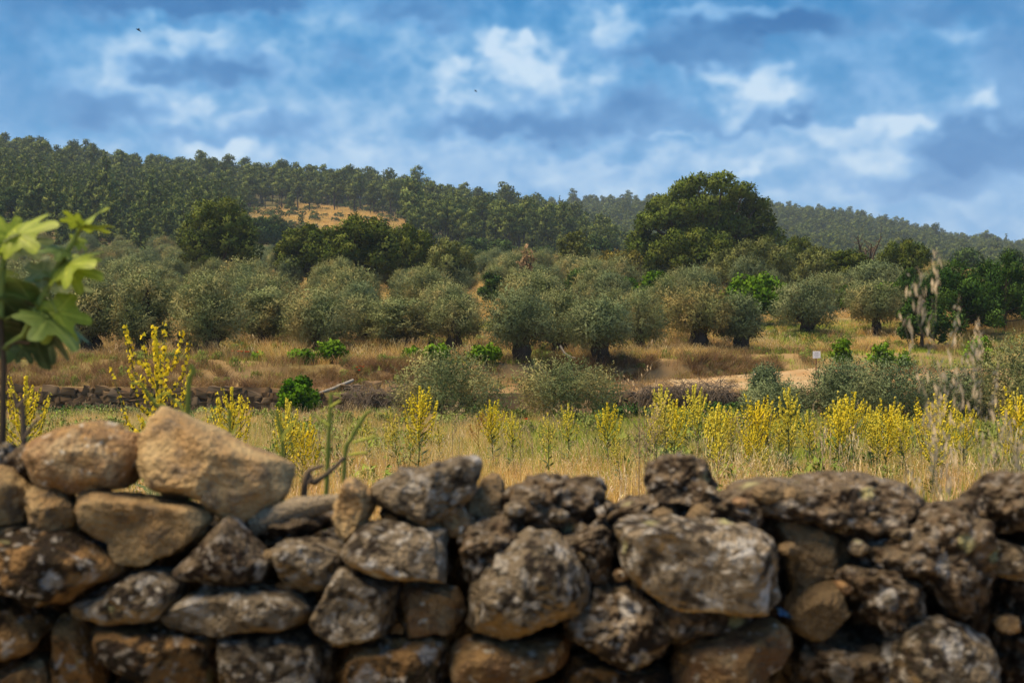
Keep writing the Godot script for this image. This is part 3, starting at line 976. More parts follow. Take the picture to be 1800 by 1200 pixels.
	stone([[596, 1160], [620, 1130], [700, 1120], [775, 1119], [787, 1150], [782, 1240], [597, 1240]], 3.19, 0.14, BROWN, w, {"soft": 1, "tone": 1.15, "nt": 110})
	stone([[690, 1240], [790, 1195], [900, 1198], [1000, 1200], [1010, 1260], [700, 1260]], 3.19, 0.13, BROWN, w)
	stone([[1000, 1085], [1040, 1040], [1090, 1029], [1140, 1050], [1161, 1090], [1166, 1130], [1120, 1161], [1060, 1151], [1008, 1120]], 3.19, 0.15, CRUST, w, {"nt": 110, "tone": 1.3})
	stone([[1077, 915], [1110, 904], [1190, 902], [1260, 917], [1330, 924], [1363, 950], [1369, 1000], [1377, 1060], [1330, 1080], [1250, 1061], [1160, 1061], [1120, 1021], [1084, 970]], 3.15, 0.17, GREY, w, {"nt": 140, "cuts": 2, "tone": 1.5})
	stone([[1144, 1035], [1210, 1034], [1270, 1060], [1330, 1078], [1282, 1102], [1200, 1112], [1170, 1132], [1148, 1090]], 3.21, 0.13, CRUST, w, {"tone": 1.2})
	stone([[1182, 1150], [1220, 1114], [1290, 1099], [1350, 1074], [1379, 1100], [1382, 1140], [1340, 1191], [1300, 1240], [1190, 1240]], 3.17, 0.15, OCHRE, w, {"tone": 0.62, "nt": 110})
	stone([[990, 1240], [1000, 1152], [1060, 1149], [1120, 1164], [1186, 1150], [1192, 1240]], 3.22, 0.13, BROWN, w, {"tone": 0.9})
	stone([[1132, 868], [1138, 820], [1170, 801], [1212, 801], [1237, 815], [1240, 848], [1262, 880], [1225, 905], [1160, 900]], 3.32, 0.13, CRUST, w, {"rough": 0.018, "nt": 120, "tone": 1.2})
	stone([[1076, 905], [1120, 876], [1165, 872], [1200, 900], [1150, 912], [1090, 914]], 3.30, 0.10, CRUST, w, {"tone": 1.2})
	stone([[1180, 898], [1230, 868], [1300, 876], [1345, 896], [1330, 918], [1262, 912]], 3.26, 0.10, CRUST, w, {"tone": 1.1})
	stone([[1262, 880], [1288, 848], [1340, 837], [1400, 845], [1440, 834], [1500, 837], [1562, 839], [1602, 855], [1622, 885], [1602, 931], [1540, 951], [1480, 931], [1400, 911], [1330, 904]], 3.33, 0.18, CRUST, w, {"rough": 0.02, "nt": 150, "tone": 1.2})
	stone([[1344, 905], [1420, 899], [1460, 929], [1482, 960], [1477, 1010], [1440, 1031], [1390, 1052], [1371, 1000], [1363, 945]], 3.30, 0.13, BEIGE, w, {"cuts": 3})
	stone([[1378, 1070], [1400, 1040], [1440, 1019], [1476, 1021], [1482, 1060], [1502, 1080], [1460, 1111], [1430, 1124], [1388, 1100]], 3.20, 0.10, BEIGE, w, {"soft": 1, "rough": 0.005, "cuts": 3, "tone": 0.8})
	stone([[1478, 950], [1540, 934], [1620, 889], [1680, 884], [1722, 900], [1727, 950], [1717, 1021], [1692, 1082], [1640, 1077], [1600, 1010], [1540, 1001], [1488, 986]], 3.25, 0.17, CRUST, w, {"rough": 0.02, "nt": 150})
	stone([[1478, 1000], [1540, 988], [1600, 1008], [1617, 1060], [1590, 1102], [1530, 1097], [1488, 1050]], 3.19, 0.14, CRUST, w, {"tone": 1.15})
	stone([[1548, 1180], [1560, 1120], [1600, 1084], [1650, 1074], [1690, 1100], [1742, 1130], [1742, 1240], [1548, 1240]], 3.15, 0.16, GREY, w, {"nt": 120, "cuts": 3, "tone": 1.1})
	stone([[1383, 1150], [1430, 1120], [1500, 1084], [1550, 1108], [1557, 1240], [1383, 1240]], 3.22, 0.14, CRUST, w, {"rough": 0.02})
	stone([[1718, 890], [1738, 850], [1780, 836], [1840, 832], [1840, 962], [1760, 952], [1726, 925]], 3.26, 0.15, CRUST, w, {"rough": 0.022})
	stone([[1726, 960], [1760, 949], [1840, 960], [1840, 1012], [1780, 1012], [1733, 1001]], 3.21, 0.12, GREY, w, {"tone": 0.9})
	stone([[1738, 1010], [1780, 1016], [1840, 1012], [1840, 1120], [1745, 1110]], 3.30, 0.12, CRUST, w, {"tone": 0.7})
	stone([[1736, 1110], [1840, 1115], [1840, 1240], [1745, 1240]], 3.28, 0.12, CRUST, w, {"tone": 0.7})
	stone([[1690, 884], [1722, 876], [1748, 886], [1735, 905], [1700, 903]], 3.33, 0.05, OCHRE, w, {"nt": 40})
	# pebbles and chips wedged in the joints and lying on the rough right half
	for q in [[1020, 975, 12, PALE], [1042, 985, 14, GREY], [1432, 893, 10, PALE], [1478, 925, 13, PALE], [1448, 910, 9, OCHRE], [1445, 1165, 14, PALE], [1470, 1150, 12, OCHRE], [1485, 1030, 16, OCHRE], [1535, 905, 12, GREY], [1585, 940, 16, GREY], [1560, 990, 14, GREY], [1650, 960, 18, GREY], [1512, 960, 20, GREY],
			[1300, 884, 12, OCHRE], [1350, 865, 24, BEIGE], [1395, 880, 30, BEIGE], [745, 945, 9, PALE], [725, 905, 8, PALE], [474, 972, 9, BEIGE], [1250, 862, 10, GREY], [1168, 905, 16, BEIGE], [1230, 906, 22, BEIGE], [1060, 900, 12, CRUST], [1072, 890, 10, CRUST], [1655, 905, 22, CRUST], [1675, 1040, 20, GREY], [1772, 1095, 22, OCHRE], [1790, 900, 14, OCHRE], [1090, 1010, 12, OCHRE], [1118, 1025, 10, BEIGE], [980, 905, 18, GREY], [940, 875, 14, GREY], [905, 895, 16, GREY], [1385, 965, 14, BEIGE], [1650, 1000, 26, CRUST], [1560, 1030, 18, GREY]]:
		var ring := []
		for k in 7:
			var a := TAU * k / 7
			ring.append([q[0] + cos(a) * q[2] * rr(0.9, 1.5), q[1] + sin(a) * q[2] * rr(0.6, 1.0)])
		stone(ring, 3.16 if q[1] > 930 else 3.2, 0.035, q[3], w, {"nt": 28, "rough": 0.004, "cuts": 2})
	# the wall goes on to both sides
	for side in [[-1300, -35], [1835, 3100]]:
		for row in 4:
			var px: float = side[0] + rr(0, 60)
			while px < side[1]:
				var wd := rr(110, 210)
				if px + wd > side[1] + 10: break
				var ring := []
				var yc: float = 905 + row * 92 + rr(-12, 12)
				for k in 9:
					var a := TAU * k / 9
					ring.append([px + wd * 0.5 + cos(a) * wd * 0.53 * rr(0.9, 1.08), yc + sin(a) * 50 * rr(0.9, 1.1)])
				stone(ring, 3.24, 0.14, [OCHRE, BROWN, GREY, GREY][rng.randi() % 4] if side[0] < 0 else [GREY, CRUST, CRUST][rng.randi() % 3], w, {"nt": 44})
				px += wd * 1.02
	# weathered timber
	var log_ := MB.new()
	var k3 := 3.28 / FL
	var lp := []
	var lr := []
	for q in [[440, 925, 22], [480, 912, 24], [520, 897, 22], [560, 889, 17], [596, 882, 12]]:
		lp.append(Vector3((q[0] - 900) * k3, EYE + (600 - q[1]) * k3, -3.30)); lr.append(q[2] * k3)
	tube(log_, lp, lr, 16, Color(0.34, 0.28, 0.20), 0.5, 0.10, Color(0.13, 0.10, 0.07))
	tag(single("weathered_log", log_.mesh(), M.stone), "grey weathered stub of wood lying under the large tan slab", "log")
	var scrap := MB.new()
	var sp := []
	for j in 4:
		for i in 5:
			var px := 1362 + i * 6.0 + j * 3.0
			var py := 1064 + i * 3.0 + j * 6.0 - i * j * 0.6
			sp.append(Vector3((px - 900) * 3.13 / FL, EYE + (600 - py) * 3.13 / FL, -3.13 + 0.008 * sin(i * 1.7 + j)))
	for j in 3:
		for i in 4:
			scrap.quad([sp[j * 5 + i], sp[j * 5 + i + 1], sp[j * 5 + i + 6], sp[j * 5 + i + 5]], Color(0.05, 0.13, 0.30))
	tag(single("plastic_scrap", scrap.mesh(), M.bark), "small scrap of blue plastic wedged between the wall's stones", "scrap")


func pix(px: float, py: float, d: float) -> Vector3:
	return Vector3((px - 900.0) / FL * d, EYE + (600.0 - py) / FL * d, -d)


# a lobed fig leaf from its stalk end to its tip, turned about that line
func fig_leaf(a: Vector3, tip: Vector3, turn: float, droop: float, col: Color) -> ArrayMesh:
	var b := MB.new()
	var axis := tip - a
	var l := axis.length()
	axis /= l
	var up := Vector3(0, 1, 0.35)
	var nn := (up - axis * up.dot(axis)).normalized().rotated(axis, turn)
	var side := axis.cross(nn).normalized()
	var rows := []
	var nr := 9
	var nt := 96
	for j in nr + 1:
		var row := []
		for i in nt:
			var th := TAU * i / nt
			# five lobes about a point a third of the way up the blade
			var rad := 0.40
			for lobe in [[0.0, 0.70, 0.38], [0.95, 0.64, 0.34], [-0.95, 0.64, 0.34], [1.95, 0.50, 0.40], [-1.95, 0.50, 0.40]]:
				var da: float = absf(wrapf(th - lobe[0], -PI, PI))
				rad = maxf(rad * (1.0 if da > 0.0 else 1.0), lobe[1] * exp(-pow(da / lobe[2], 3.4) * 0.8))
			var back: float = absf(wrapf(th - PI, -PI, PI))
			if back < 0.5: rad = lerpf(0.20, rad, back / 0.5)
			rad *= 1.0 + 0.025 * sin(th * 13.0)
			var s := float(j) / nr
			var u := 0.30 + cos(th) * rad * s * 1.05
			var v := sin(th) * rad * s * 0.95
			var vein := 0.012 * cos(th * 5.0) * s
			var z := -droop * (u * u * 0.5 + v * v * 0.9) + vein + 0.02 * sin(u * 9.0) * s
			var line := 0.0
			for lobe in [0.0, 0.95, -0.95, 2.0, -2.0]: line = maxf(line, exp(-pow(wrapf(th - lobe, -PI, PI) * maxf(s, 0.25) / 0.035, 2.0)))
			var wear := nz.get_noise_2d(u * 900.0 + a.x * 5000.0, v * 900.0)
			var cc := col.lerp(Color(col.r * 1.6 + 0.05, col.g * 1.45 + 0.05, col.b * 1.5 + 0.02), line * 0.7) * (1.0 + 0.35 * wear)
			row.append(b.vert(a + (axis * u + side * v + nn * (z - 0.012 * line * (1.0 - s))) * l, nn, cc))
		rows.append(row)
	for j in nr:
		for i in nt:
			var i2 := (i + 1) % nt
			b.face(rows[j][i], rows[j][i2], rows[j + 1][i2], nn)
			b.face(rows[j][i], rows[j + 1][i2], rows[j + 1][i], nn)
	for j in range(1, nr + 1):
		for i in nt:
			var e: Vector3 = b.v[rows[j][(i + 1) % nt]] - b.v[rows[j][(i + nt - 1) % nt]]
			var f: Vector3 = b.v[rows[mini(j + 1, nr)][i]] - b.v[rows[j - 1][i]]
			var q := e.cross(f).normalized()
			b.n[rows[j][i]] = q if q.dot(nn) > 0.0 else -q
	for i in b.c.size(): b.c[i].a = 1.0
	return b.mesh()


func build_fig() -> void:
	var f := thing("fig_tree", "fig tree with large lobed leaves at the left edge behind the wall", "fig tree")
	var d := 3.55
	var tb := MB.new()
	var bark := Color(0.085, 0.062, 0.042)
	var green := Color(0.17, 0.22, 0.06)
	tube(tb, [pix(-10, 1250, d), pix(-6, 900, d), pix(4, 760, d), pix(6, 640, d), pix(0, 560, d)], [0.014, 0.012, 0.009, 0.008, 0.007], 9, bark, 0.2, 0.0, Color(0.07, 0.055, 0.04))
	tube(tb, [pix(4, 612, d), pix(40, 590, d), pix(70, 530, d), pix(100, 470, d), pix(128, 425, d), pix(142, 395, d)], [0.008, 0.008, 0.008, 0.008, 0.007, 0.005], 8, green, 0.1)
	tube(tb, [pix(0, 560, d), pix(4, 480, d), pix(8, 420, d)], [0.009, 0.008, 0.005], 8, green, 0.1)
	tube(tb, [pix(5, 610, d), pix(30, 600, d), pix(52, 604, d)], [0.008, 0.007, 0.004], 7, bark, 0.1)
	part("branches", tb.mesh(), M.bark, f)
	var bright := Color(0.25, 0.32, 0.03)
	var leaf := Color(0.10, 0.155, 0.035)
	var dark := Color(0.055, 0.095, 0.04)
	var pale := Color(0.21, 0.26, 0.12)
	# stalk end, tip, distance offset of the tip, turn, droop, colour
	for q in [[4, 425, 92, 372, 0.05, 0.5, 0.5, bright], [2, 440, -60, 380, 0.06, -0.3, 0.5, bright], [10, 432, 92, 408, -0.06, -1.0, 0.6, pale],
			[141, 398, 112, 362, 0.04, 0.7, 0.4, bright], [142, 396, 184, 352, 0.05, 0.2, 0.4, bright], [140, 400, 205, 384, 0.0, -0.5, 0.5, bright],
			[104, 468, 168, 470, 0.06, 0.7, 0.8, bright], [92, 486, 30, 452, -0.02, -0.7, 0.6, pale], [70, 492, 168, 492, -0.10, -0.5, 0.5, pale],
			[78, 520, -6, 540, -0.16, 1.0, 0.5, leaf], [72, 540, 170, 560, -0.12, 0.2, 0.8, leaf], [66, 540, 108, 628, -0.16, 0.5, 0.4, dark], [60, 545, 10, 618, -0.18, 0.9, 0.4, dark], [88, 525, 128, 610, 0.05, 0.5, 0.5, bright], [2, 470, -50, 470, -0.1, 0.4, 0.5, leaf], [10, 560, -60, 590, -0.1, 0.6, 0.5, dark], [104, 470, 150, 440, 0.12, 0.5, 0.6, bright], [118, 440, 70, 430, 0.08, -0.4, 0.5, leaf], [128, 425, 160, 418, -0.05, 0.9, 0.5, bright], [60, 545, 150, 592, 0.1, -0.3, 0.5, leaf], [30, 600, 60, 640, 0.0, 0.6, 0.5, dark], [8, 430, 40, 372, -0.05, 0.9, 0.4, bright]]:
		var a := pix(q[0], q[1], d)
		var t := a.lerp(pix(q[2], q[3], d - q[4]), 0.88)
		var lf := part("leaf", fig_leaf(a, t, q[5], q[6], q[7]), M.fig, f)
		var st := MB.new()
		tube(st, [a + (a - t) * 0.12, a, a.lerp(t, 0.32)], [0.0035, 0.003, 0.002], 6, green)
		part("stalk", st.mesh(), M.bark, lf)
	# bare shoots of the same plant that come up behind the wall
	var shoots := [
		[[[[302, 790], [296, 745], [272, 710], [245, 672]], [0.010, 0.009, 0.008, 0.006]], [[[270, 706], [290, 690], [300, 700]], [0.005, 0.004, 0.003]], [[[245, 674], [228, 674]], [0.006, 0.004]], "thick green fig shoot bending left above the big tan slab"],
		[[[[326, 760], [330, 700], [338, 655], [334, 640]], [0.013, 0.011, 0.009, 0.007]], [[[326, 735], [316, 712], [304, 702]], [0.006, 0.005, 0.004]], [[[340, 745], [360, 735]], [0.005, 0.004]], "short green and brown fig stub standing on the big slab's peak"],
		[[[[405, 780], [404, 755], [400, 720]], [0.008, 0.007, 0.005]], [[[405, 766], [420, 745]], [0.005, 0.004]], [[[404, 770], [412, 760]], [0.004, 0.004]], "small green fig shoot low behind the sloping slab top"],
		[[[[498, 830], [496, 790], [491, 750], [485, 722]], [0.009, 0.009, 0.008, 0.006]], [[[496, 768], [514, 745]], [0.005, 0.004]], [[[495, 775], [502, 768]], [0.004, 0.004]], "straight single green fig shoot rising past the slab's right shoulder"],
		[[[[562, 890], [575, 830], [578, 760], [581, 700], [582, 690]], [0.010, 0.010, 0.009, 0.007, 0.005]], [[[578, 748], [562, 738], [553, 730]], [0.006, 0.005, 0.004]], [[[581, 715], [598, 704]], [0.006, 0.005]], "tall upright green fig shoot with a short side stub"],
		[[[[596, 875], [605, 820], [618, 770], [640, 732], [652, 722]], [0.010, 0.009, 0.009, 0.008, 0.006]], [[[612, 800], [640, 796], [645, 798]], [0.006, 0.005, 0.004]], [[[620, 778], [655, 768], [660, 764]], [0.006, 0.005, 0.004]], "forked green fig shoot spreading right with pale tips"],
		[[[[522, 880], [535, 855], [552, 848], [580, 828], [605, 804]], [0.013, 0.012, 0.010, 0.008, 0.006]], [[[535, 855], [542, 830], [556, 822], [570, 818]], [0.010, 0.008, 0.006, 0.004]], [[[541, 850], [548, 840]], [0.004, 0.003]], "grey crooked fig branch lying low between the slab and pale stone"],
		[[[[42, 790], [40, 740], [30, 715], [22, 690]], [0.012, 0.010, 0.008, 0.006]], [[[42, 770], [58, 745], [70, 735]], [0.006, 0.005, 0.003]], [[[30, 716], [48, 695]], [0.006, 0.004]], "dark bare fig twigs left of the big rounded ochre stone"],
	]
	var n := 0
	for s in shoots:
		var dd := 3.62 if n < 6 else 3.5
		var slim := 0.58 if n < 6 else 0.7
		var o := thing("fig_shoot", s[3], "shoot", pix(s[0][0][0][0], s[0][0][0][1], dd), "bare fig shoots behind the wall")
		for k in 3:
			var b := MB.new()
			var pts := []
			for q in s[k][0]: pts.append(pix(q[0], q[1], dd - 0.02 * k) - o.position)
			if k == 0: pts[0] += Vector3(0, -0.35, 0)
			var c1 := Color(0.20, 0.25, 0.045) if n < 6 else Color(0.13, 0.10, 0.075)
			var c2 := Color(0.10, 0.115, 0.04) if n < 6 else Color(0.08, 0.065, 0.05)
			var smooth_pts := []
			var smooth_r := []
			for j in (pts.size() - 1) * 6 + 1:
				var t := minf(j / 6.0, pts.size() - 1.001)
				var fi := int(t)
				smooth_pts.append((pts[fi] as Vector3).cubic_interpolate(pts[fi + 1], pts[maxi(fi - 1, 0)], pts[mini(fi + 2, pts.size() - 1)], t - fi))
				smooth_r.append(lerpf(s[k][1][fi], s[k][1][fi + 1], t - fi) * slim * (1.28 if j % 5 == 3 else 1.0))
			tube(b, smooth_pts, smooth_r, 9, c1 if k == 0 or n > 5 else Color(0.36, 0.38, 0.07), 0.03, 0.0, c2 if k == 0 else Color(-1, 0, 0))
			part("stem" if k == 0 else "side_shoot", b.mesh(), M.bark, o)
		n += 1


func mullein(h: float, reach: float, arms: int, flowers: int, low: float, col: Color) -> Node3D:
	var o := Node3D.new()
	var sb := MB.new()
	var fb := MB.new()
	var green := Color(0.15, 0.17, 0.06)
	tube(sb, [Vector3(0, -0.1, 0), Vector3(0.01, h * 0.4, 0), Vector3(0, h * 0.75, 0.01), Vector3(0.01, h, 0)], [0.011, 0.009, 0.006, 0.003], 6, green)
	var lines := [[Vector3(0, h * 0.62, 0), Vector3(0, h * 0.8, 0), Vector3(0.01, h * 1.0, 0)]]
	for i in arms:
		var t := lerpf(low, 0.80, (i + rr(0, 0.8)) / arms)
		var a := i * 2.4 + rr(-0.4, 0.4)
		var len_ := reach * lerpf(1.0, 0.5, (t - low) / (0.8 - low)) * rr(0.75, 1.15)
		var out := Vector3(cos(a), 0, sin(a))
		var p0 := Vector3(0, h * t, 0)
		var p1 := p0 + out * len_ * 0.55 + Vector3(0, len_ * 0.55, 0)
		var p2 := p1 + out * len_ * 0.22 + Vector3(0, len_ * 0.85, 0)
		tube(sb, [p0, p1, p2], [0.005, 0.004, 0.0025], 4, green)
		lines.append([p0.lerp(p1, 0.35), p1, p2])
	for i in flowers:
		var ln: Array = lines[0] if rng.randf() < 0.10 else lines[rng.randi() % lines.size()]
		var s := rng.randf()
		var p: Vector3 = (ln[0] as Vector3).lerp(ln[1], s * 2.0) if s < 0.5 else (ln[1] as Vector3).lerp(ln[2], s * 2.0 - 1.0)
		var dir := on_sphere()
		dir.y = absf(dir.y) * 0.5 + 0.1
		dir = dir.normalized()
		var c := col * rr(0.8, 1.15)
		c.a = 1.0
		var size := rr(0.0145, 0.023)
		var u := dir.cross(Vector3(0.3, 1, 0.2)).normalized()
		var v := dir.cross(u)
		var at := p + dir * 0.016
		for k in 3:
			var t2 := (u * cos(k * 2.1) + v * sin(k * 2.1)).normalized()
			fb.leaf(at + t2 * size * 0.3 + dir * 0.003 * k, t2, dir.cross(t2), dir, dir, size * 1.1, size * 0.9, c)
	for i in flowers * 3 / 4:            # buds and calyces along the arms
		var ln: Array = lines[rng.randi() % lines.size()]
		var s := rng.randf()
		var p: Vector3 = (ln[0] as Vector3).lerp(ln[1], s * 2.0) if s < 0.5 else (ln[1] as Vector3).lerp(ln[2], s * 2.0 - 1.0)
		var dir := on_sphere()
		var t3 := (dir + Vector3.UP).normalized()
		sb.leaf(p + dir * 0.01, t3, t3.cross(dir).normalized(), t3.cross(t3.cross(dir)).normalized(), dir, 0.022, 0.012, green * rr(0.9, 1.5))
	var lb := MB.new()
	for i in 36:
		var t := pow(rng.randf(), 1.6) * 0.62
		var a := rr(0, TAU)
		var out := Vector3(cos(a), 0, sin(a))
		var l := lerpf(0.30, 0.10, t) * rr(0.7, 1.1)
		var tt := (out + Vector3(0, rr(-0.1, 0.7), 0)).normalized()
		var side := tt.cross(Vector3.UP).normalized()
		var nn := side.cross(tt).normalized()
		if nn.y < 0: nn = -nn
		lb.leaf(Vector3(0, h * t, 0) + tt * l * 0.5, tt, side, nn, nn, l, l * 0.33, Color(0.13, 0.16, 0.065) * rr(0.8, 1.2))
	for m in [sb, lb]:
		for i in m.c.size(): m.c[i].a = 1.0
	part("stem", sb.mesh(), M.leaf, o)
	part("leaves", lb.mesh(), M.leaf, o)
	part("flowers", fb.mesh(), M.petal, o).set_meta("kind", "stuff")
	return o


func dry_stalk(h: float, arms: int, col: Color, seeds: int, fine := 1.0) -> Node3D:
	var o := Node3D.new()
	var b := MB.new()
	var hb := MB.new()
	tube(b, [Vector3(0, -0.1, 0), Vector3(0.01, h * 0.5, 0), Vector3(0.03, h, 0.01)], [0.005 * fine, 0.004 * fine, 0.002 * fine], 5, col * 0.8)
	for i in arms:
		var t := lerpf(0.5, 0.98, (i + rng.randf()) / arms)
		var a := rr(0, TAU)
		var l := h * 0.28 * (1.25 - t)
		var p0 := Vector3(0.02 * t, h * t, 0)
		var p1 := p0 + Vector3(cos(a), 1.3, sin(a)) * l
		tube(b, [p0, p0.lerp(p1, 0.5) + Vector3(cos(a), 0, sin(a)) * l * 0.15, p1], [0.003 * fine, 0.0025 * fine, 0.0015 * fine], 4, col * 0.8)
		for k in seeds / arms:
			var p := p0.lerp(p1, sqrt(rng.randf())) + on_sphere() * 0.018
			var dir := on_sphere()
			var t2 := (Vector3.UP + dir).normalized()
			hb.leaf(p, t2, t2.cross(dir).normalized(), dir, (dir + Vector3.UP).normalized(), 0.035 * (fine * 0.5 + 0.5), 0.014 * (fine * 0.5 + 0.5), col * rr(0.8, 1.2))
	for m in [b, hb]:
		for i in m.c.size(): m.c[i].a = 1.0
	part("stem", b.mesh(), M.straw, o)
	part("seed_heads", hb.mesh(), M.straw, o).set_meta("kind", "stuff")
	return o


func plant_clump(wide: float, high: float, n: int, l: float, w: float, cols: Array, called := "foliage", mat = null, lobes_n := 9) -> Node3D:
	var o := Node3D.new()
	var lob := dome_lobes(wide, high * 0.05, high, lobes_n, wide * 0.2, 0.8, 0.7)
	var sb := MB.new()
	for i in range(1, lob.size(), 2):
		tube(sb, [Vector3(0, -0.1, 0), Vector3(lob[i][0].x * 0.4, lob[i][0].y * 0.6, lob[i][0].z * 0.4), lob[i][0]], [wide * 0.014, wide * 0.01, wide * 0.004], 5, BARK2)
	part("stems", sb.mesh(), M.bark, o)
	var b := MB.new()
	leaves(b, lob, n, l, w, cols, 5, l * 1.4, {"inner": 0.4, "up": 0.4, "floor": -0.6})
	part(called, b.mesh(), mat if mat else M.leaf, o)
	return o


func set_base(o: Node3D, called: String, where: Vector3, label: String, category: String, group := "", s := 1.0, turn := 0.0) -> Node3D:
	return adopt(o, called, where, turn, s, label, category, group)


func _ready() -> void:
	rng.seed = 77
	nz.noise_type = FastNoiseLite.TYPE_SIMPLEX_SMOOTH; nz.frequency = 0.01; nz.fractal_octaves = 3; nz.seed = 5
	nz2.noise_type = FastNoiseLite.TYPE_SIMPLEX_SMOOTH; nz2.frequency = 0.01; nz2.fractal_octaves = 2; nz2.seed = 21
	cell.noise_type = FastNoiseLite.TYPE_CELLULAR; cell.frequency = 1.0; cell.cellular_return_type = FastNoiseLite.RETURN_DISTANCE; cell.fractal_type = FastNoiseLite.FRACTAL_NONE; cell.seed = 3
	# camera
	var cam := Camera3D.new()
	cam.name = "camera"
	var lens := CameraAttributesPhysical.new()
	lens.frustum_focal_length = 50.0
	lens.frustum_focus_distance = 30.0
	lens.exposure_aperture = 4.8
	cam.attributes = lens
	cam.fov = rad_to_deg(2.0 * atan(600.0 / FL))
	cam.near = 0.1
	cam.far = 4000.0
	add_child(cam)
	cam.position = Vector3(0, EYE, 0)
	# sky, sun, exposure
	var env := Environment.new()
	env.background_mode = Environment.BG_SKY
	var sky := Sky.new()
	var pano := PanoramaSkyMaterial.new()
	pano.panorama = ImageTexture.create_from_image(make_sky())
	sky.sky_material = pano
	env.sky = sky
	env.tonemap_mode = Environment.TONE_MAPPER_LINEAR
	env.tonemap_exposure = 4.5
	env.background_energy_multiplier = 1.0 / 4.45
	env.fog_enabled = true
	env.fog_density = 0.0002
	env.fog_light_color = Color(0.80, 0.87, 0.95)
	env.sdfgi_enabled = true
	env.ssao_enabled = true
	env.ssil_enabled = true
	var we := WorldEnvironment.new()
	we.name = "environment"
	we.environment = env
	add_child(we)
	var sun := DirectionalLight3D.new()
	sun.name = "sun"
	sun.light_color = Color(1.0, 0.90, 0.73)
	sun.light_energy = 0.5
	sun.light_angular_distance = 40.0
	sun.shadow_enabled = true
	sun.rotation_degrees = Vector3(-66, -75, 0)
	add_child(sun)

	# materials
	M.soil = material(0.97, 0.1)
	M.bark = material(0.92, 0.25)
	M.leaf = material(0.85, 0.14, 0.25)
	M.pine = material(0.75, 0.2, 0.15)
	M.fig = material(0.5, 0.4, 0.75)
	M.petal = material(0.7, 0.2, 0.5)
	M.straw = material(0.8, 0.2, 0.85)
	M.stone = material(0.93, 0.25)
	M.stone.heightmap_enabled = true
	M.stone.heightmap_texture = noise_tex(0.028, 512, 5)
	M.stone.heightmap_scale = 1.7
	M.stone.uv1_triplanar = true
	M.stone.uv1_world_triplanar = true
	M.stone.uv1_scale = Vector3(6, 6, 6)

	build_ground()
	build_track()
	build_near_wall()
	build_walls()
	build_pines()
	build_trees()
	build_olives()
	build_field()
	build_grass()
	build_fig()
	build_small()


func under(px: float) -> String:
	if px < 110.0: return "below the fig leaves at the left"
	if px < 215.0: return "just right of the fig leaves"
	if px < 310.0: return "between the fig and the lone oak"
	if px < 385.0: return "below the lone oak's left half"
	if px < 460.0: return "below the lone oak's right half"
	if px < 560.0: return "between the lone oak and oak clump"
	if px < 690.0: return "below the oak clump's left half"
	if px < 830.0: return "below the oak clump's right half"
	if px < 960.0: return "below the dying reddish tree"
	if px < 1115.0: return "left of the largest oak"
	if px < 1240.0: return "below the largest oak's left half"
	if px < 1370.0: return "below the largest oak's right half"
	if px < 1560.0: return "below the dead bare tree"
	return "left of the dark green trees"


func zone(px: float) -> String:
	if px < 110.0: return "above the fig leaves at the left"
	if px < 215.0: return "just right of the fig leaves"
	if px < 310.0: return "between the fig and the lone dark oak"
	if px < 460.0: return "above the lone dark oak"
	if px < 560.0: return "left of and below the tan clearing"
	if px < 690.0: return "above the dark oak clump"
	if px < 830.0: return "right of the tan clearing"
	if px < 960.0: return "above the dying reddish tree"
	if px < 1115.0: return "left of the largest oak"
	if px < 1370.0: return "behind the largest oak"
	if px < 1560.0: return "above the dead bare tree"
	return "above the dark green trees at the right"


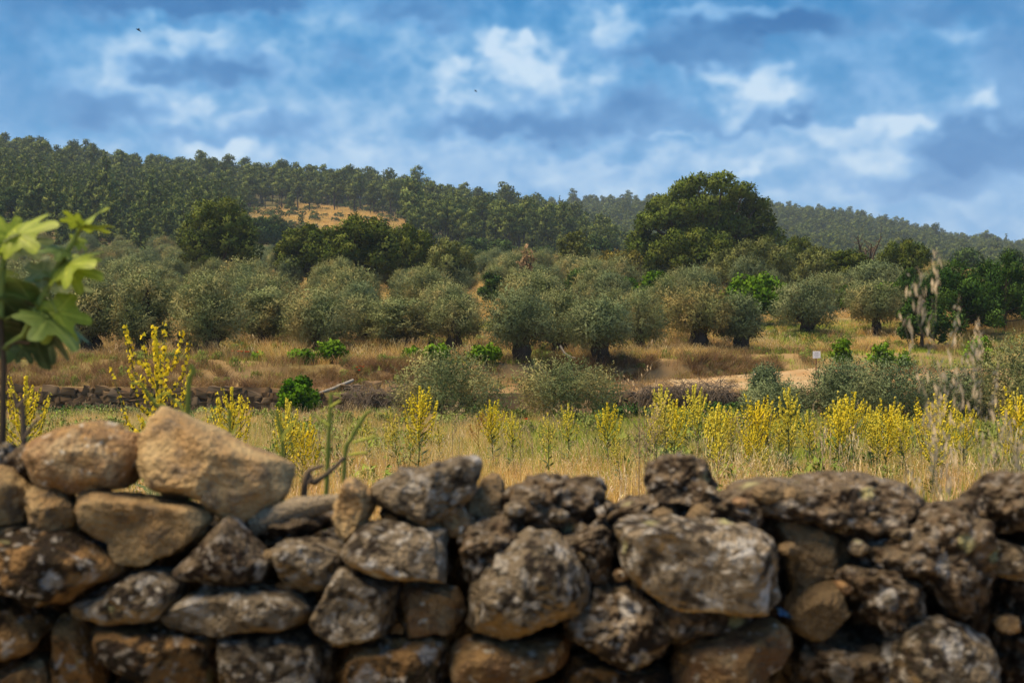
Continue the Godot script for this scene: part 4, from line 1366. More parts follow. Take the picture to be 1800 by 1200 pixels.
func build_pines() -> void:
	var old_ := []
	for i in 5: old_.append(pine(rr(9.5, 12.0), [0.28, 0.38, 0.40, 0.24, 0.22][i], rr(5.4, 7.0), false, 2400))
	var young := []
	for i in 3: young.append(pine(rr(8.0, 10.0), 0.10, rr(4.6, 5.6), true, 2000))
	var at := []
	var d := 232.0
	while d < 1015.0:
		var gap := 6.0 if d < 420.0 else 6.6
		var x := -0.42 * d
		while x < 0.44 * d:
			var dd := d + rr(-0.8, 0.8) * gap
			var xx := x + rr(-0.8, 0.8) * gap
			var px := 900.0 + xx / dd * FL
			x += gap
			if rng.randf() < 0.10: continue
			var h1 := hill1(px, dd)
			var h2 := hill2(px, dd)
			var front := h1 >= h2
			if front and dd > 616.0: continue
			if not front and dd < 400.0 and px > 1260.0 and rng.randf() < 0.4: continue
			var cl := clearing(px, dd)
			if cl > 0.25 and rng.randf() < 0.58: continue
			if dd < 300.0 and px > 520.0 and px < 1130.0: continue
			if dd < 430.0 and px > 430.0 and px < 720.0: continue
			if dd < 330.0 and px >= 1130.0: continue
			var baby := dd < 400.0 + 60.0 * nz.get_noise_2d(xx, dd) and px < 520.0
			if not baby and dd < 470.0 and rng.randf() < 0.25: baby = true
			if not front and rng.randf() < 0.25: baby = true
			at.append([xx, dd, px, baby, front])
		d += gap
	var kept := 0
	var rest := {}
	for q in at:
		var where := Vector3(q[0], ground(q[0], q[1]), -q[1])
		var s := rr(0.6, 1.15) * (1.3 if rng.randf() < 0.06 else 1.0)
		if not q[4]: s *= 0.92
		var inside: bool = q[2] > -20.0 and q[2] < 1820.0
		var k := rng.randi() % (3 if q[3] else 5)
		var src: Node3D = young[k] if q[3] else old_[k]
		if inside and kept < 296 and (q[1] < 420.0 or rng.randf() < 0.10):
			kept += 1
			var high_up := "lowest slope" if q[1] < 270.0 else ("lower slope" if q[1] < 310.0 else ("middle slope" if q[1] < 360.0 else ("upper slope" if q[1] < 480.0 else ("high slope" if q[1] < 560.0 else "crest"))))
			if q[1] > 600.0: high_up = "lower slope" if q[1] < 760.0 else ("upper slope" if q[1] < 900.0 else "crest")
			if q[3]: adopt(src, "young_pine", where, rr(0, TAU), s, "pale young pine on the " + high_up + ", " + zone(q[2]), "pine tree", "young pines on the hillside")
			elif q[1] > 600.0: adopt(src, "pine_tree", where, rr(0, TAU), s, "small dark pine on the far hill's " + high_up + ", " + zone(q[2]), "pine tree", "pines on the far hill")
			elif clearing(q[2], q[1]) > 0.1: adopt(src, "pine_tree", where, rr(0, TAU), s, "tall bare stemmed pine standing in the tan hillside clearing", "pine tree", "pines round the clearing")
			else: adopt(src, "pine_tree", where, rr(0, TAU), s, "round topped dark pine on the " + high_up + ", " + zone(q[2]), "pine tree", "pines on the near hill")
		else:
			var key := src
			if not rest.has(key): rest[key] = []
			rest[key].append([where, rr(0, TAU), s, s * rr(0.9, 1.1), Color(1, 1, 1) * rr(0.82, 1.15)])
	for src in rest:
		scatter("pine_wood", "mass of more distant pines covering the hills", (src.get_child(1) as MeshInstance3D).mesh, M.pine, rest[src])
		scatter("pine_wood_trunks", "trunks of the distant pines on the hills", (src.get_child(0) as MeshInstance3D).mesh, M.bark, rest[src])
	# low scrub under the pines and over the clearing
	var b := MB.new()
	leaves(b, [[Vector3(0, 0.5, 0), Vector3(1.1, 0.8, 1.0), 1.0], [Vector3(0.8, 0.3, 0.4), Vector3(0.7, 0.5, 0.7), 1.1]], 240, 0.4, 0.24, [Color(0.045, 0.07, 0.025), Color(0.085, 0.11, 0.035)], 4, 0.3)
	var places := []
	for i in 5200:
		var dd := sqrt(lerpf(190.0 * 190.0, 620.0 * 620.0, rng.randf()))
		var x := rr(-0.42, 0.42) * dd
		var px := 900.0 + x / dd * FL
		var cl := clearing(px, dd)
		if rng.randf() < cl * 0.66: continue
		places.append([Vector3(x, ground(x, dd), -dd), rr(0, TAU), rr(0.5, 1.5), rr(0.4, 1.3), Color(1, 1, 1) * rr(0.7, 1.3)])
	scatter("hillside_scrub", "low green scrub between the pines and on the clearing", b.mesh(), M.leaf, places)


func tree_at(o: Node3D, called: String, px: float, d: float, label: String, category := "tree", group := "", s := 1.0) -> Node3D:
	return adopt(o, called, spot(px, d), rr(0, TAU), s, label, category, group)


func build_trees() -> void:
	# the great oak
	var d := 150.0
	var h := tall(1235, d, 305)
	var lob := [[Vector3(0, h * 0.55, 0), Vector3(4.0, h * 0.26, 4.0), 1.0]]
	# clumps of the crown, metres from the trunk and up
	for q in [[-6.4, 3.2, 1.2], [-6.8, 4.6, 1.2], [-5.4, 5.9, 1.5], [-4.2, 7.6, 1.5], [-2.4, 9.2, 1.5], [-0.3, 10.1, 1.4], [1.8, 10.0, 1.5], [3.8, 8.9, 1.6], [5.4, 7.6, 1.4], [6.6, 6.2, 1.4], [7.0, 4.7, 1.3], [5.8, 3.6, 1.3], [3.8, 2.9, 1.4], [-4.4, 3.4, 1.5], [-2.4, 4.6, 1.7], [0.2, 5.4, 1.9], [2.6, 5.0, 1.8], [4.6, 5.4, 1.7], [-3.4, 6.4, 1.7], [-0.8, 7.4, 1.9], [2.0, 7.6, 1.8], [1.0, 3.4, 1.6], [-1.2, 2.9, 1.4]]:
		for zs in ([-1.0, 1.0] if q[1] > 3.0 else [1.0]):
			var edge := clampf(1.0 - absf(q[0]) / 8.5, 0.15, 1.0)
			lob.append([Vector3(q[0] + rr(-0.5, 0.5), q[1] * h / 11.4 + rr(-0.3, 0.3), zs * rr(0.5, 5.4) * edge), Vector3(q[2], q[2] * 0.74, q[2]) * rr(0.98, 1.22), rr(0.75, 1.25)])
	var great := Node3D.new()
	var gb := MB.new()
	var gf := trunk(gb, h * 0.24, 0.75, Vector3(0.4, 0, 0), BARK, BARK2, 1.5, 0.06)
	limbs(gb, gf, lob, 0.36, 1, BARK, BARK2)
	part("trunk", gb.mesh(), M.bark, great)
	var gl := MB.new()
	leaves(gl, lob, 72000, 0.27, 0.16, [Color(0.06, 0.092, 0.016), Color(0.105, 0.142, 0.025), Color(0.165, 0.20, 0.04)], 5, 0.42, {"inner": 0.3, "up": 0.3, "floor": -0.55})
	part("crown", gl.mesh(), M.leaf, great)
	tree_at(great, "cork_oak", 1235, d, "largest oak, broad dark dome rising above the skyline", "oak tree").rotation.y = 0.0
	var oaks := []
	for q in [[1213, 122, 403, 8.6, "dense rounded holm oak directly in front of the largest oak"], [385, 130, 350, 8.8, "tall dark oak left of the hillside clearing, standing alone"], [545, 126, 396, 6.6, "leftmost oak of the dark clump below the clearing, brownish"],
			[635, 122, 380, 7.6, "tallest oak of the dark clump below the clearing"], [712, 128, 396, 6.6, "dark oak on the right of the clump below the clearing"], [1405, 132, 415, 4.0, "small dark oak top showing between the grey green willows"],
			[1482, 108, 441, 5.2, "dark rounded oak left of the dead bare tree"], [1588, 112, 424, 5.0, "dark oak right of the dead bare tree"]]:
		var hh := tall(q[0], q[1], q[2])
		var tr: Node3D
		if oaks.size() < 4:
			tr = tree_at(broadleaf(q[3], hh * 0.12, hh, 26, q[3] * 0.135, 26000, 0.24, 0.13, OAK, 0.38, {"flat": 0.85, "deep": 0.7, "inner": 0.25}), "oak_tree", q[0], q[1], q[4], "oak tree", "dark oaks behind the olive grove")
			oaks.append([tr, q[3], hh])
		else:
			var src: Array = oaks[int(q[0]) % 4]
			tr = tree_at(src[0], "oak_tree", q[0], q[1], q[4], "oak tree", "dark oaks behind the olive grove")
			tr.scale = Vector3(q[3] / src[1], hh / src[2], q[3] / src[1])
	for q in [[790, 118, 420, 4.8, "yellowish green oak right of the dark clump, trunk showing"], [1335, 112, 420, 6.0, "wide grey green willow like tree right of the largest oak"], [1290, 116, 436, 4.2, "smaller grey green tree tucked under the largest oak's right side"], [1438, 108, 436, 4.4, "grey green tree between the wide willow like tree and the dark oak"]]:
		var hh := tall(q[0], q[1], q[2])
		tree_at(broadleaf(q[3], hh * 0.12, hh, 18, q[3] * 0.16, 16000, 0.24, 0.07, [Color(0.10, 0.125, 0.04), Color(0.15, 0.17, 0.055), Color(0.20, 0.205, 0.075)], 0.3, {"flat": 0.9, "deep": 0.7, "inner": 0.3, "up": 0.5}), "grey_green_tree", q[0], q[1], q[4], "tree")
	# thinner trees in the middle distance
	for q in [[1010, 142, 405, 3.9, 3600, "open crowned small tree with forked limbs against the dark hill", Color(0.10, 0.115, 0.03)], [1075, 132, 440, 3.0, 2200, "thin yellowing tree right of the open crowned small tree", Color(0.20, 0.165, 0.035)], [1110, 134, 440, 2.8, 2000, "thin yellowing tree nearest the largest oak's left side", Color(0.18, 0.16, 0.035)], [925, 108, 430, 1.4, 420, "slim reddish brown dying tree above the olives", Color(0.30, 0.20, 0.11)]]:
		var hh := tall(q[0], q[1], q[2])
		var c: Color = q[6]
		tree_at(broadleaf(q[3], hh * 0.3, hh, 13, q[3] * 0.15, q[4], 0.24, 0.13, [c * 0.7, c, c * 1.25], 0.14, {"flat": 0.8, "deep": 0.8, "limbs": 1}), "thin_tree", q[0], q[1], q[5], "tree")
	# a dead tree
	var dd := 116.0
	var o := Node3D.new()
	var b := MB.new()
	var hh := tall(1520, dd, 412)
	var fork := trunk(b, hh * 0.5, 0.3, Vector3(0.3, 0, 0), Color(0.10, 0.075, 0.055), BARK2, 1.4)
	part("trunk", b.mesh(), M.bark, o)
	for i in 11:
		var a := i * 2.4
		var bb := MB.new()
		var tip := fork + Vector3(cos(a) * rr(0.9, 2.0), hh * rr(0.12, 0.5), sin(a) * rr(0.6, 1.4))
		var m := fork.lerp(tip, 0.5) + on_sphere() * 0.25
		tube(bb, [fork - Vector3(0, hh * 0.2 * rng.randf(), 0), m, tip], [0.12, 0.08, 0.03], 6, Color(0.12, 0.085, 0.06))
		for k in 5:
			var s := m.lerp(tip, rng.randf())
			tube(bb, [s, s + (on_sphere() + Vector3(0, 0.5, 0)) * rr(0.4, 0.8)], [0.035, 0.012], 4, Color(0.12, 0.085, 0.06))
		part("bare_limb", bb.mesh(), M.bark, o)
	tree_at(o, "dead_tree", 1522, dd, "dead leafless tree with reddish brown bare limbs", "dead tree")
	# fresh green trees on the right
	var greens := []
	for q in [[1622, 70, 497, 2.6, "smallest of the dark green trees on the right, with slim trunk"], [1688, 74, 466, 5.4, "large dark green tree behind the smallest one, crown pointed"], [1738, 79, 462, 5.0, "dark green tree between the two large ones on the right"], [1768, 76, 453, 4.6, "dark green tree at the right edge with two slim trunks"], [1818, 80, 466, 3.8, "dark green tree cut by the photo's right edge"], [1652, 82, 470, 4.4, "dark green tree filling the gap behind the smallest one"], [1600, 88, 476, 3.4, "dark green tree at the left end of the right hand row"]]:
		var h2 := tall(q[0], q[1], q[2])
		var gt: Node3D
		if greens.size() < 3:
			gt = tree_at(cone_tree(q[3], h2), "green_tree", q[0], q[1], q[4], "tree", "dark green trees on the right")
			greens.append([gt, q[3], h2])
		else:
			var src2: Array = greens[int(q[0]) % 3]
			gt = tree_at(src2[0], "green_tree", q[0], q[1], q[4], "tree", "dark green trees on the right")
			gt.scale = Vector3(q[3] / src2[1], h2 / src2[2], q[3] / src2[1])
	for q in [[1328, 79, 484, 4.4, 0.0, "wide bright green leafy tree behind the right hand olives"], [1156, 96, 478, 2.4, 0.0, "bright yellow green bush above the middle olives"], [1562, 92, 500, 2.2, 0.0, "bright green bush seen between two olives on the right"], [1486, 90, 505, 1.8, 0.0, "bright green shrub left of the lone right hand olive"], [1105, 99, 492, 1.3, 0.0, "small bright bush left of the yellow green one"]]:
		var h2 := tall(q[0], q[1], q[2])
		tree_at(broadleaf(q[3], 0.2, h2, 20, q[3] * 0.14, 7500, 0.20, 0.16, [Color(0.045, 0.10, 0.008), Color(0.085, 0.165, 0.012), Color(0.13, 0.22, 0.02)], 0.12, {"flat": 0.8, "deep": 0.8}), "bright_green_tree", q[0], q[1], q[5], "tree")
	for q in [[865, 98, 480, 1.9, "dark round bush on the dry grass behind the olives"], [1022, 104, 471, 2.9, "mid green wide bush above the middle of the olive rows"], [940, 104, 478, 2.0, "dark green bush right of the dying reddish tree"]]:
		var h2 := tall(q[0], q[1], q[2])
		tree_at(plant_clump(q[3], h2, 6000, 0.17, 0.09, [Color(0.03, 0.06, 0.015), Color(0.055, 0.095, 0.022), Color(0.075, 0.12, 0.03)]), "round_bush", q[0], q[1], q[4], "bush")
	# leafy trees at the foot of the left hill
	var src: Node3D = broadleaf(8.0, 1.0, 7.0, 18, 1.3, 7000, 0.36, 0.22, [Color(0.035, 0.065, 0.022), Color(0.06, 0.10, 0.03), Color(0.085, 0.125, 0.035)], 0.3)
	for q in [[20, 262], [62, 270], [100, 258], [140, 268], [-30, 258], [185, 275], [245, 268], [300, 262], [345, 255], [455, 250], [480, 268], [835, 230], [880, 226], [960, 235], [1050, 232], [1120, 225], [1380, 210], [1500, 220], [1600, 205], [1700, 215], [1780, 205]]:
		tree_at(src, "leafy_tree", q[0], q[1], "rounded leafy tree at the foot of the left hill" if q[0] < 500 else "rounded leafy tree at the foot of the wooded hills", "tree", "leafy trees at the foot of the hills", rr(0.6, 1.0))


func build_olives() -> void:
	# the front row and others that show whole: [x, distance, width in the photograph, top, label]
	var shapes := []
	for q in [[40, 60.0, 130, 492, 0.34, 0.40, "leftmost front olive, half hidden by the fig leaves"], [165, 60.5, 135, 490, 0.30, 0.34, "tan tinged front olive just right of the fig leaves"], [252, 59.5, 110, 478, 0.22, 0.30, "greyish front olive between two tan ones, second from the fig"], [370, 59.0, 140, 480, 0.22, 0.34, "big tan and green front olive above the tallest yellow plant"],
			[470, 65.0, 125, 508, 0.30, 0.30, "olive behind the pale grass between the big tan one and the broad one"], [560, 63.0, 150, 512, 0.22, 0.34, "broad front olive with bright vines at its foot"], [640, 66.0, 120, 520, 0.22, 0.3, "low olive right of the vine olive, in the row behind"], [705, 64.0, 125, 524, 0.24, 0.3, "front olive behind the dry seed stalks"], [800, 63.5, 105, 520, 0.24, 0.3, "front olive left of the thick trunked one"],
			[915, 58.8, 145, 506, 0.36, 0.40, "pale tan olive with the thickest dark trunk"], [985, 62.5, 125, 510, 0.34, 0.40, "orange tinged olive with a curved fallen branch below"], [1055, 58.8, 125, 522, 0.38, 0.36, "green olive on a twisted trunk at the bank's edge"], [1126, 64.5, 100, 514, 0.36, 0.36, "tan olive with short thick trunk left of the dry grass"],
			[1226, 66.5, 140, 503, 0.36, 0.42, "wide olive with forked trunk amid tall dry grass"], [1298, 67.0, 92, 516, 0.34, 0.36, "tan olive on the right end of the front row"], [1415, 74.0, 120, 488, 0.16, 0.30, "dense green olive shrub reaching the ground right of the bright tree"], [1540, 74.5, 110, 494, 0.40, 0.22, "lone olive with a clear slim trunk on the right grass"]]:
		var k: float = q[1] / FL
		var h := tall(q[0], q[1], q[3])
		var wide: float = q[2] * k * 1.05
		var o: Node3D = null
		var src: Array = []
		if q[0] in [165, 470, 640, 705, 800, 985, 1126]:
			src = shapes[(int(q[0]) / 5) % shapes.size()]
			o = adopt(src[0], "olive_tree", spot(q[0], q[1]), rr(0.8, 5.0), 1.0, q[6], "olive tree", "olive trees of the front row")
			o.scale = Vector3(wide / src[2], h / src[1], wide / src[2])
		else:
			o = olive(wide, h, 24000, [OLIVE, OLIVE_TAN, OLIVE, OLIVE_GREY][(int(q[0]) / 5) % 4], q[4], q[5])
			adopt(o, "olive_tree", spot(q[0], q[1]), rr(-0.3, 0.3), 1.0, q[6], "olive tree", "olive trees of the front row")
			shapes.append([o, h, wide])
	# low olives in the field before the terrace
	for q in [[785, 44.0, 195, 616, 0.25, 0.09, OLIVE, "broad young olive left of centre before the stub of terrace wall"], [990, 46.0, 195, 632, 0.36, 0.10, OLIVE, "young olive with slim leaning trunk in the green grass"], [1345, 48.5, 66, 646, 0.1, 0.06, OLIVE_GREY, "small upright olive sapling beside the white stake"], [1370, 46.5, 130, 672, 0.08, 0.08, OLIVE_GREY, "low olive shrub below the sandy track"],
			[1480, 46.0, 130, 632, 0.08, 0.08, OLIVE_GREY, "grey green olive shrub just right of the signpost"], [1570, 44.5, 190, 628, 0.08, 0.1, OLIVE_GREY, "widest grey green olive shrub on the right"], [1690, 45.0, 130, 645, 0.08, 0.08, OLIVE_GREY, "thin olive shrub behind the tall blurred grass stalk"], [1805, 43.0, 180, 588, 0.1, 0.12, OLIVE, "tall olive cut by the right edge of the photo"]]:
		var k: float = q[1] / FL
		var h := tall(q[0], q[1], q[3])
		adopt(olive(q[2] * k * 1.1, h, 18000, q[6], q[4], q[5], 0.085), "olive_tree", spot(q[0], q[1]), 0.0, 1.0, q[7], "olive tree")
	# the rows behind
	var d := 71.0
	while d < 235.0:
		var gap := 5.1 if d < 90.0 else 6.3
		var x := -0.385 * d + rr(0, gap)
		while x < 0.385 * d:
			var dd := d + rr(-1.3, 1.3)
			var xx := x + rr(-1.2, 1.2)
			x += gap
			var px := 900.0 + xx / dd * FL
			if px > 1310.0 and dd < 84.0: continue
			if px > 1560.0 and dd < 92.0: continue
			if px > 1235.0 and px < 1400.0 and dd < 100.0: continue
			if px > 1330.0 and dd > 120.0: continue
			if dd > 160.0 and px > 520.0 and px < 800.0: continue
			if absf(px - 800.0) < 60.0 and dd > 88.0 and dd < 112.0: continue
			if dd > 185.0 and px > 900.0: continue
			var s: Array = shapes[rng.randi() % shapes.size()]
			var want := rr(2.0, 3.2)
			var sc: float = want / s[1]
			var row := "first row back" if d < 76.0 else ("second row back" if d < 83.0 else ("third row back" if d < 92.0 else ("middle rows" if d < 125.0 else ("upper rows" if d < 165.0 else "topmost rows"))))
			var label := "olive tree in the " + row + ", " + under(px)
			var ol := adopt(s[0], "olive_tree", Vector3(xx, ground(xx, dd), -dd), rr(0, TAU), sc, label, "olive tree", "olives in the back rows")
			ol.scale = Vector3(sc * rr(0.85, 1.2), sc, sc * rr(0.85, 1.2))
		d += gap


func build_field() -> void:
	var kinds := [mullein(1.5, 0.42, 24, 1300, 0.36, Color(0.86, 0.71, 0.05)), mullein(1.5, 0.34, 18, 950, 0.40, Color(0.86, 0.74, 0.09)), mullein(1.5, 0.55, 30, 1900, 0.30, Color(0.86, 0.69, 0.04)), mullein(1.5, 0.30, 14, 560, 0.45, Color(0.78, 0.66, 0.12)), mullein(1.5, 0.46, 18, 900, 0.26, Color(0.86, 0.69, 0.04))]
	for q in [[40, 16.0, 662, 0, "yellow flowering plant at the left edge under the fig leaves"], [292, 13.5, 572, 4, "tallest yellow flowering plant, behind the big tan slab"], [410, 17.0, 682, 0, "yellow flowering plant between the slab and the green bush"], [498, 16.5, 700, 1, "yellow flowering plant in front of the bright green bush"], [528, 17.0, 742, 2, "low bright yellow plant right of the slab's slope"],
			[645, 22.0, 735, 3, "thin yellow plant behind the forked fig shoot"], [735, 19.5, 680, 0, "tall narrow yellow plant left of the broad young olive's trunk"], [685, 22.5, 745, 3, "faint yellow plant left of the tall narrow one"], [775, 22.0, 742, 3, "thin pale yellow plant among dry stalks"], [902, 21.0, 722, 1, "yellow plant left of the slim olive trunk"],
			[966, 19.0, 726, 3, "yellow plant just left of the slim olive trunk, few flowers"], [1070, 21.5, 708, 0, "yellow plant standing in green grass, right of the slim trunk"], [1092, 18.0, 762, 3, "short yellow plant right below the one in green grass"], [1183, 20.0, 702, 0, "bright yellow plant above the knob of the wall"], [1150, 21.0, 728, 3, "pale yellow plant left of the bright one over the wall's knob"],
			[1226, 22.0, 688, 1, "tallest narrow yellow plant before the right terrace wall"], [1263, 20.0, 712, 0, "bright yellow plant right of the tall narrow one"], [1292, 21.5, 716, 1, "yellow plant tucked behind two bright ones in mid right"], [1330, 19.5, 704, 2, "wide yellow plant beside the dark stump"], [1345, 17.0, 778, 3, "single low yellow stem in front of the dark stump"],
			[1370, 21.0, 736, 1, "yellow plant between the stump and the shrub olives"], [1392, 20.5, 742, 3, "thin yellow plant right of the stump"], [1427, 20.0, 722, 1, "candelabra yellow plant before the low olive shrub"], [1474, 19.0, 704, 0, "tall candelabra yellow plant below the signpost"], [1553, 19.5, 712, 2, "wide yellow plant in front of the widest olive shrub, left one"],
			[1590, 19.0, 722, 1, "yellow plant in front of the widest olive shrub, right one"], [1645, 18.0, 708, 2, "wide orange yellow plant behind the blurred grass stalks"], [1692, 20.0, 712, 0, "yellow plant right of the blurred tall stalk"], [1783, 18.0, 694, 2, "wide yellow plant near the right edge"], [1240, 23.5, 735, 3, "faint yellow plant behind the tall narrow one"], [1305, 23.0, 740, 3, "faint yellow plant behind the wide one by the stump"], [862, 24.0, 742, 3, "faint yellow plant right of the orange dock spike"]]:
		var h := tall(q[0], q[1], q[2])
		adopt(kinds[q[3]], "yellow_mullein", spot(q[0], q[1]), rr(0, TAU), h / 1.5, q[4], "flowering plant", "tall yellow flowering plants in the field").rotation = Vector3(rr(-0.07, 0.07), rr(0, TAU), rr(-0.07, 0.07))
	for i in 34:
		var px: float = [1175.0, 1265.0, 1340.0, 1480.0, 1565.0, 1650.0, 1790.0][i % 7] + rng.randfn(0.0, 34.0) if i < 30 else rr(560.0, 1000.0)
		var d := rr(16.0, 27.0)
		var h := rr(0.6, 1.5)
		adopt(kinds[[0, 1, 3, 3, 1][i % 5]], "yellow_mullein", spot(px, d), rr(0, TAU), h / 1.5, ("tall" if h > 1.2 else ("middling" if h > 0.9 else "short")) + " slender yellow flowering plant " + (["over the wall's knob", "right of the wall's knob", "beside the dark stump", "below the signpost", "before the widest olive shrub", "by the blurred grass stalks", "near the right edge"][i % 7] if i < 30 else "in the dry grass left of the middle") + (", farther back" if d > 21.5 else ", nearer the wall"), "flowering plant", "slender yellow flowering plants between the tall ones").rotation = Vector3(rr(-0.14, 0.14), rr(0, TAU), rr(-0.14, 0.14))
	var cream := Color(0.50, 0.42, 0.27)
	var stalks := [dry_stalk(1.3, 9, cream, 110), dry_stalk(1.3, 6, Color(0.46, 0.36, 0.24), 70), dry_stalk(1.3, 14, Color(0.36, 0.18, 0.05), 260)]
	for q in [[796, 20.0, 712, 0, "pale dry seed stalks left of the orange spike"], [806, 20.4, 722, 1, "thin pale dry stalk beside the pale cluster"], [843, 20.0, 732, 2, "orange brown dock spike in the dry grass"], [1123, 15.0, 648, 1, "tallest pale dry stalk before the right terrace wall"], [1135, 18.0, 735, 0, "pale dry stalk at the left foot of the bright yellow plants"], [1118, 19.0, 752, 0, "short pale dry stalk beside the tall one"],
			[560, 19.5, 735, 0, "pale dry stalks in front of the bright green bush's right side"], [585, 20.0, 745, 1, "dry stalk between the green bush and the fig shoots"], [935, 19.0, 742, 0, "pale dry stalks between the two yellow plants by the slim trunk"], [915, 18.5, 752, 1, "short dry stalk under the left yellow plant by the slim trunk"], [1150, 17.0, 745, 1, "dry stalk just above the wall's knob"], [1500, 18.0, 748, 0, "fallen looking pale stalks below the candelabra plants"], [1620, 17.5, 745, 0, "pale dry stalk under the wide olive shrub"], [1285, 19.0, 722, 1, "pale dry stalk between two bright yellow plants"], [740, 24.0, 740, 2, "rusty dry spike behind the tall narrow yellow plant"]]:
		var h := tall(q[0], q[1], q[2])
		adopt(stalks[q[3]], "dry_stalk", spot(q[0], q[1]), rr(0, TAU), h / 1.3, q[4], "dry plant", "dry seed stalks in the field")
	for i in 30:
		var px := rr(860.0, 1800.0)
		var d := rr(15.0, 24.0)
		adopt(stalks[[0, 1, 1][i % 3]], "dry_stalk", spot(px, d), rr(0, TAU), rr(0.7, 1.2) / 1.3, "cream coloured dry stalk " + ("near the right edge" if px > 1650.0 else ("below the widest olive shrub" if px > 1500.0 else ("below the signpost" if px > 1380.0 else ("by the dark stump" if px > 1280.0 else ("over the wall's knob" if px > 1130.0 else "right of the slim olive trunk"))))) + (", farther back" if d > 19.0 else ", nearer the wall"), "dry plant", "dry stalks between the yellow plants").rotation = Vector3(rr(-0.25, 0.25), rr(0, TAU), rr(-0.25, 0.25))
	# blurred seed heads close to the camera
	var near_stalk := dry_stalk(0.9, 11, Color(0.60, 0.50, 0.36), 260, 0.3)
	for q in [[1655, 4.1, 522, "tallest blurred grass head rising past the olive shrubs"], [1738, 4.2, 640, "blurred pale grass head right of the tallest one"], [1636, 4.3, 745, "short blurred grass head just over the wall's right end"], [1795, 4.2, 790, "blurred brownish grass at the right edge over the wall"]]:
		var h := tall(q[0], q[1], q[2])
		adopt(near_stalk, "tall_grass_head", spot(q[0], q[1]), rr(0, TAU), h / 0.9, q[3], "grass stalk", "blurred grass heads behind the wall").scale *= Vector3(0.42, 1, 0.42)
	# a dark stump, the bright bush, vines
	var b := MB.new()
	tube(b, [Vector3(0, -0.1, 0), Vector3(0.03, 0.3, 0), Vector3(0.0, 0.75, 0), Vector3(0.05, 1.15, 0)], [0.09, 0.075, 0.06, 0.03], 9, Color(0.035, 0.027, 0.02), 0.3, 0.1)
	tag(single("dark_stump", b.mesh(), M.bark, spot(1342, 26.0)), "dark charred stump among the yellow plants", "stump")
	set_base(plant_clump(1.55, 1.55, 7000, 0.10, 0.085, [Color(0.05, 0.13, 0.006), Color(0.10, 0.21, 0.01), Color(0.15, 0.27, 0.02)], "foliage", null, 12), "green_bush", spot(523, 50.5) , "bright green rounded bush against the broken terrace wall", "bush")
	var vine: Node3D = null
	for q in [[530, 57.4, 62, 618, "long bright green vine at the foot of the broad front olive"], [580, 57.8, 60, 600, "bright green upright vine among cream dry stalks"], [768, 57.6, 50, 606, "bright green vine left of the thick dark trunk, farther one"], [852, 58.0, 66, 608, "bright green vine just left of the thick dark trunk"], [456, 57.2, 20, 628, "tiny bright green vine near red poppies"], [725, 58.4, 34, 612, "small green vine in the grass above the broad young olive"], [1550, 63.5, 46, 602, "leafy green weed on the grassy bank right of the sign"], [1588, 63.0, 26, 616, "low green weed beside the leafy one on the bank"], [1722, 63.5, 56, 592, "green umbrella shaped plant on the bank near the right edge"], [1480, 64.5, 40, 596, "pale green fennel like weed right of the sign's top"]]:
		var k: float = q[1] / FL
		var h := maxf(0.3, tall(q[0], q[1], q[3]))
		var v := plant_clump(q[2] * k, h, 1500 if q[2] > 30 else 500, 0.13, 0.11, [Color(0.09, 0.18, 0.012), Color(0.15, 0.26, 0.02), Color(0.22, 0.32, 0.04)], "foliage", null, 7)
		set_base(v, "vine" if q[0] < 1000 else "green_weed", spot(q[0], q[1]), q[4], "vine" if q[0] < 1000 else "weed")
	# dark weeds along the foot of the terrace
	var weed := plant_clump(1.6, 0.36, 2200, 0.10, 0.06, [Color(0.04, 0.08, 0.02), Color(0.055, 0.105, 0.03), Color(0.08, 0.13, 0.045)])
	for q in [[95, 51.0, 1.0], [135, 50.5, 0.8], [165, 51.2, 1.1], [215, 50.5, 0.9], [250, 51.3, 0.8], [350, 51.0, 0.8], [385, 50.6, 1.0], [60, 51, 0.9], [640, 51.2, 0.8], [670, 51.6, 1.0], [850, 51.0, 1.1], [905, 51.2, 0.9], [1080, 51.3, 1.2], [1115, 51.0, 1.0], [1160, 51.3, 1.0], [1205, 51.5, 0.9], [1245, 51.2, 1.0], [1280, 51.4, 1.3], [1310, 51.0, 1.1]]:
		set_base(weed, "weed", spot(q[0], q[1]), "dark green weeds along the foot of the left terrace wall" if q[0] < 450 else "dark green weeds along the foot of the right terrace walls", "weed", "weeds along the terrace foot", q[2], rr(0, TAU))


func brush(n: int, w: float, h: float, dp: float) -> ArrayMesh:
	var b := MB.new()
	for i in n:
		var p := Vector3(rr(-0.5, 0.5) * w, rr(0.05, 1.0) * h, rr(-0.5, 0.5) * dp)
		var dir := Vector3(rr(-1, 1), rr(-0.9, 0.5), rr(-0.4, 0.7)).normalized()
		var l := rr(0.3, 0.7)
		tube(b, [p, p + dir * l * 0.5 + Vector3(0, 0.08, 0), p + dir * l - Vector3(0, 0.12, 0)], [0.010, 0.008, 0.004], 4, Color(0.20, 0.155, 0.12) * rr(0.6, 1.2))
	for i in b.c.size(): b.c[i].a = 1.0
	return b.mesh()


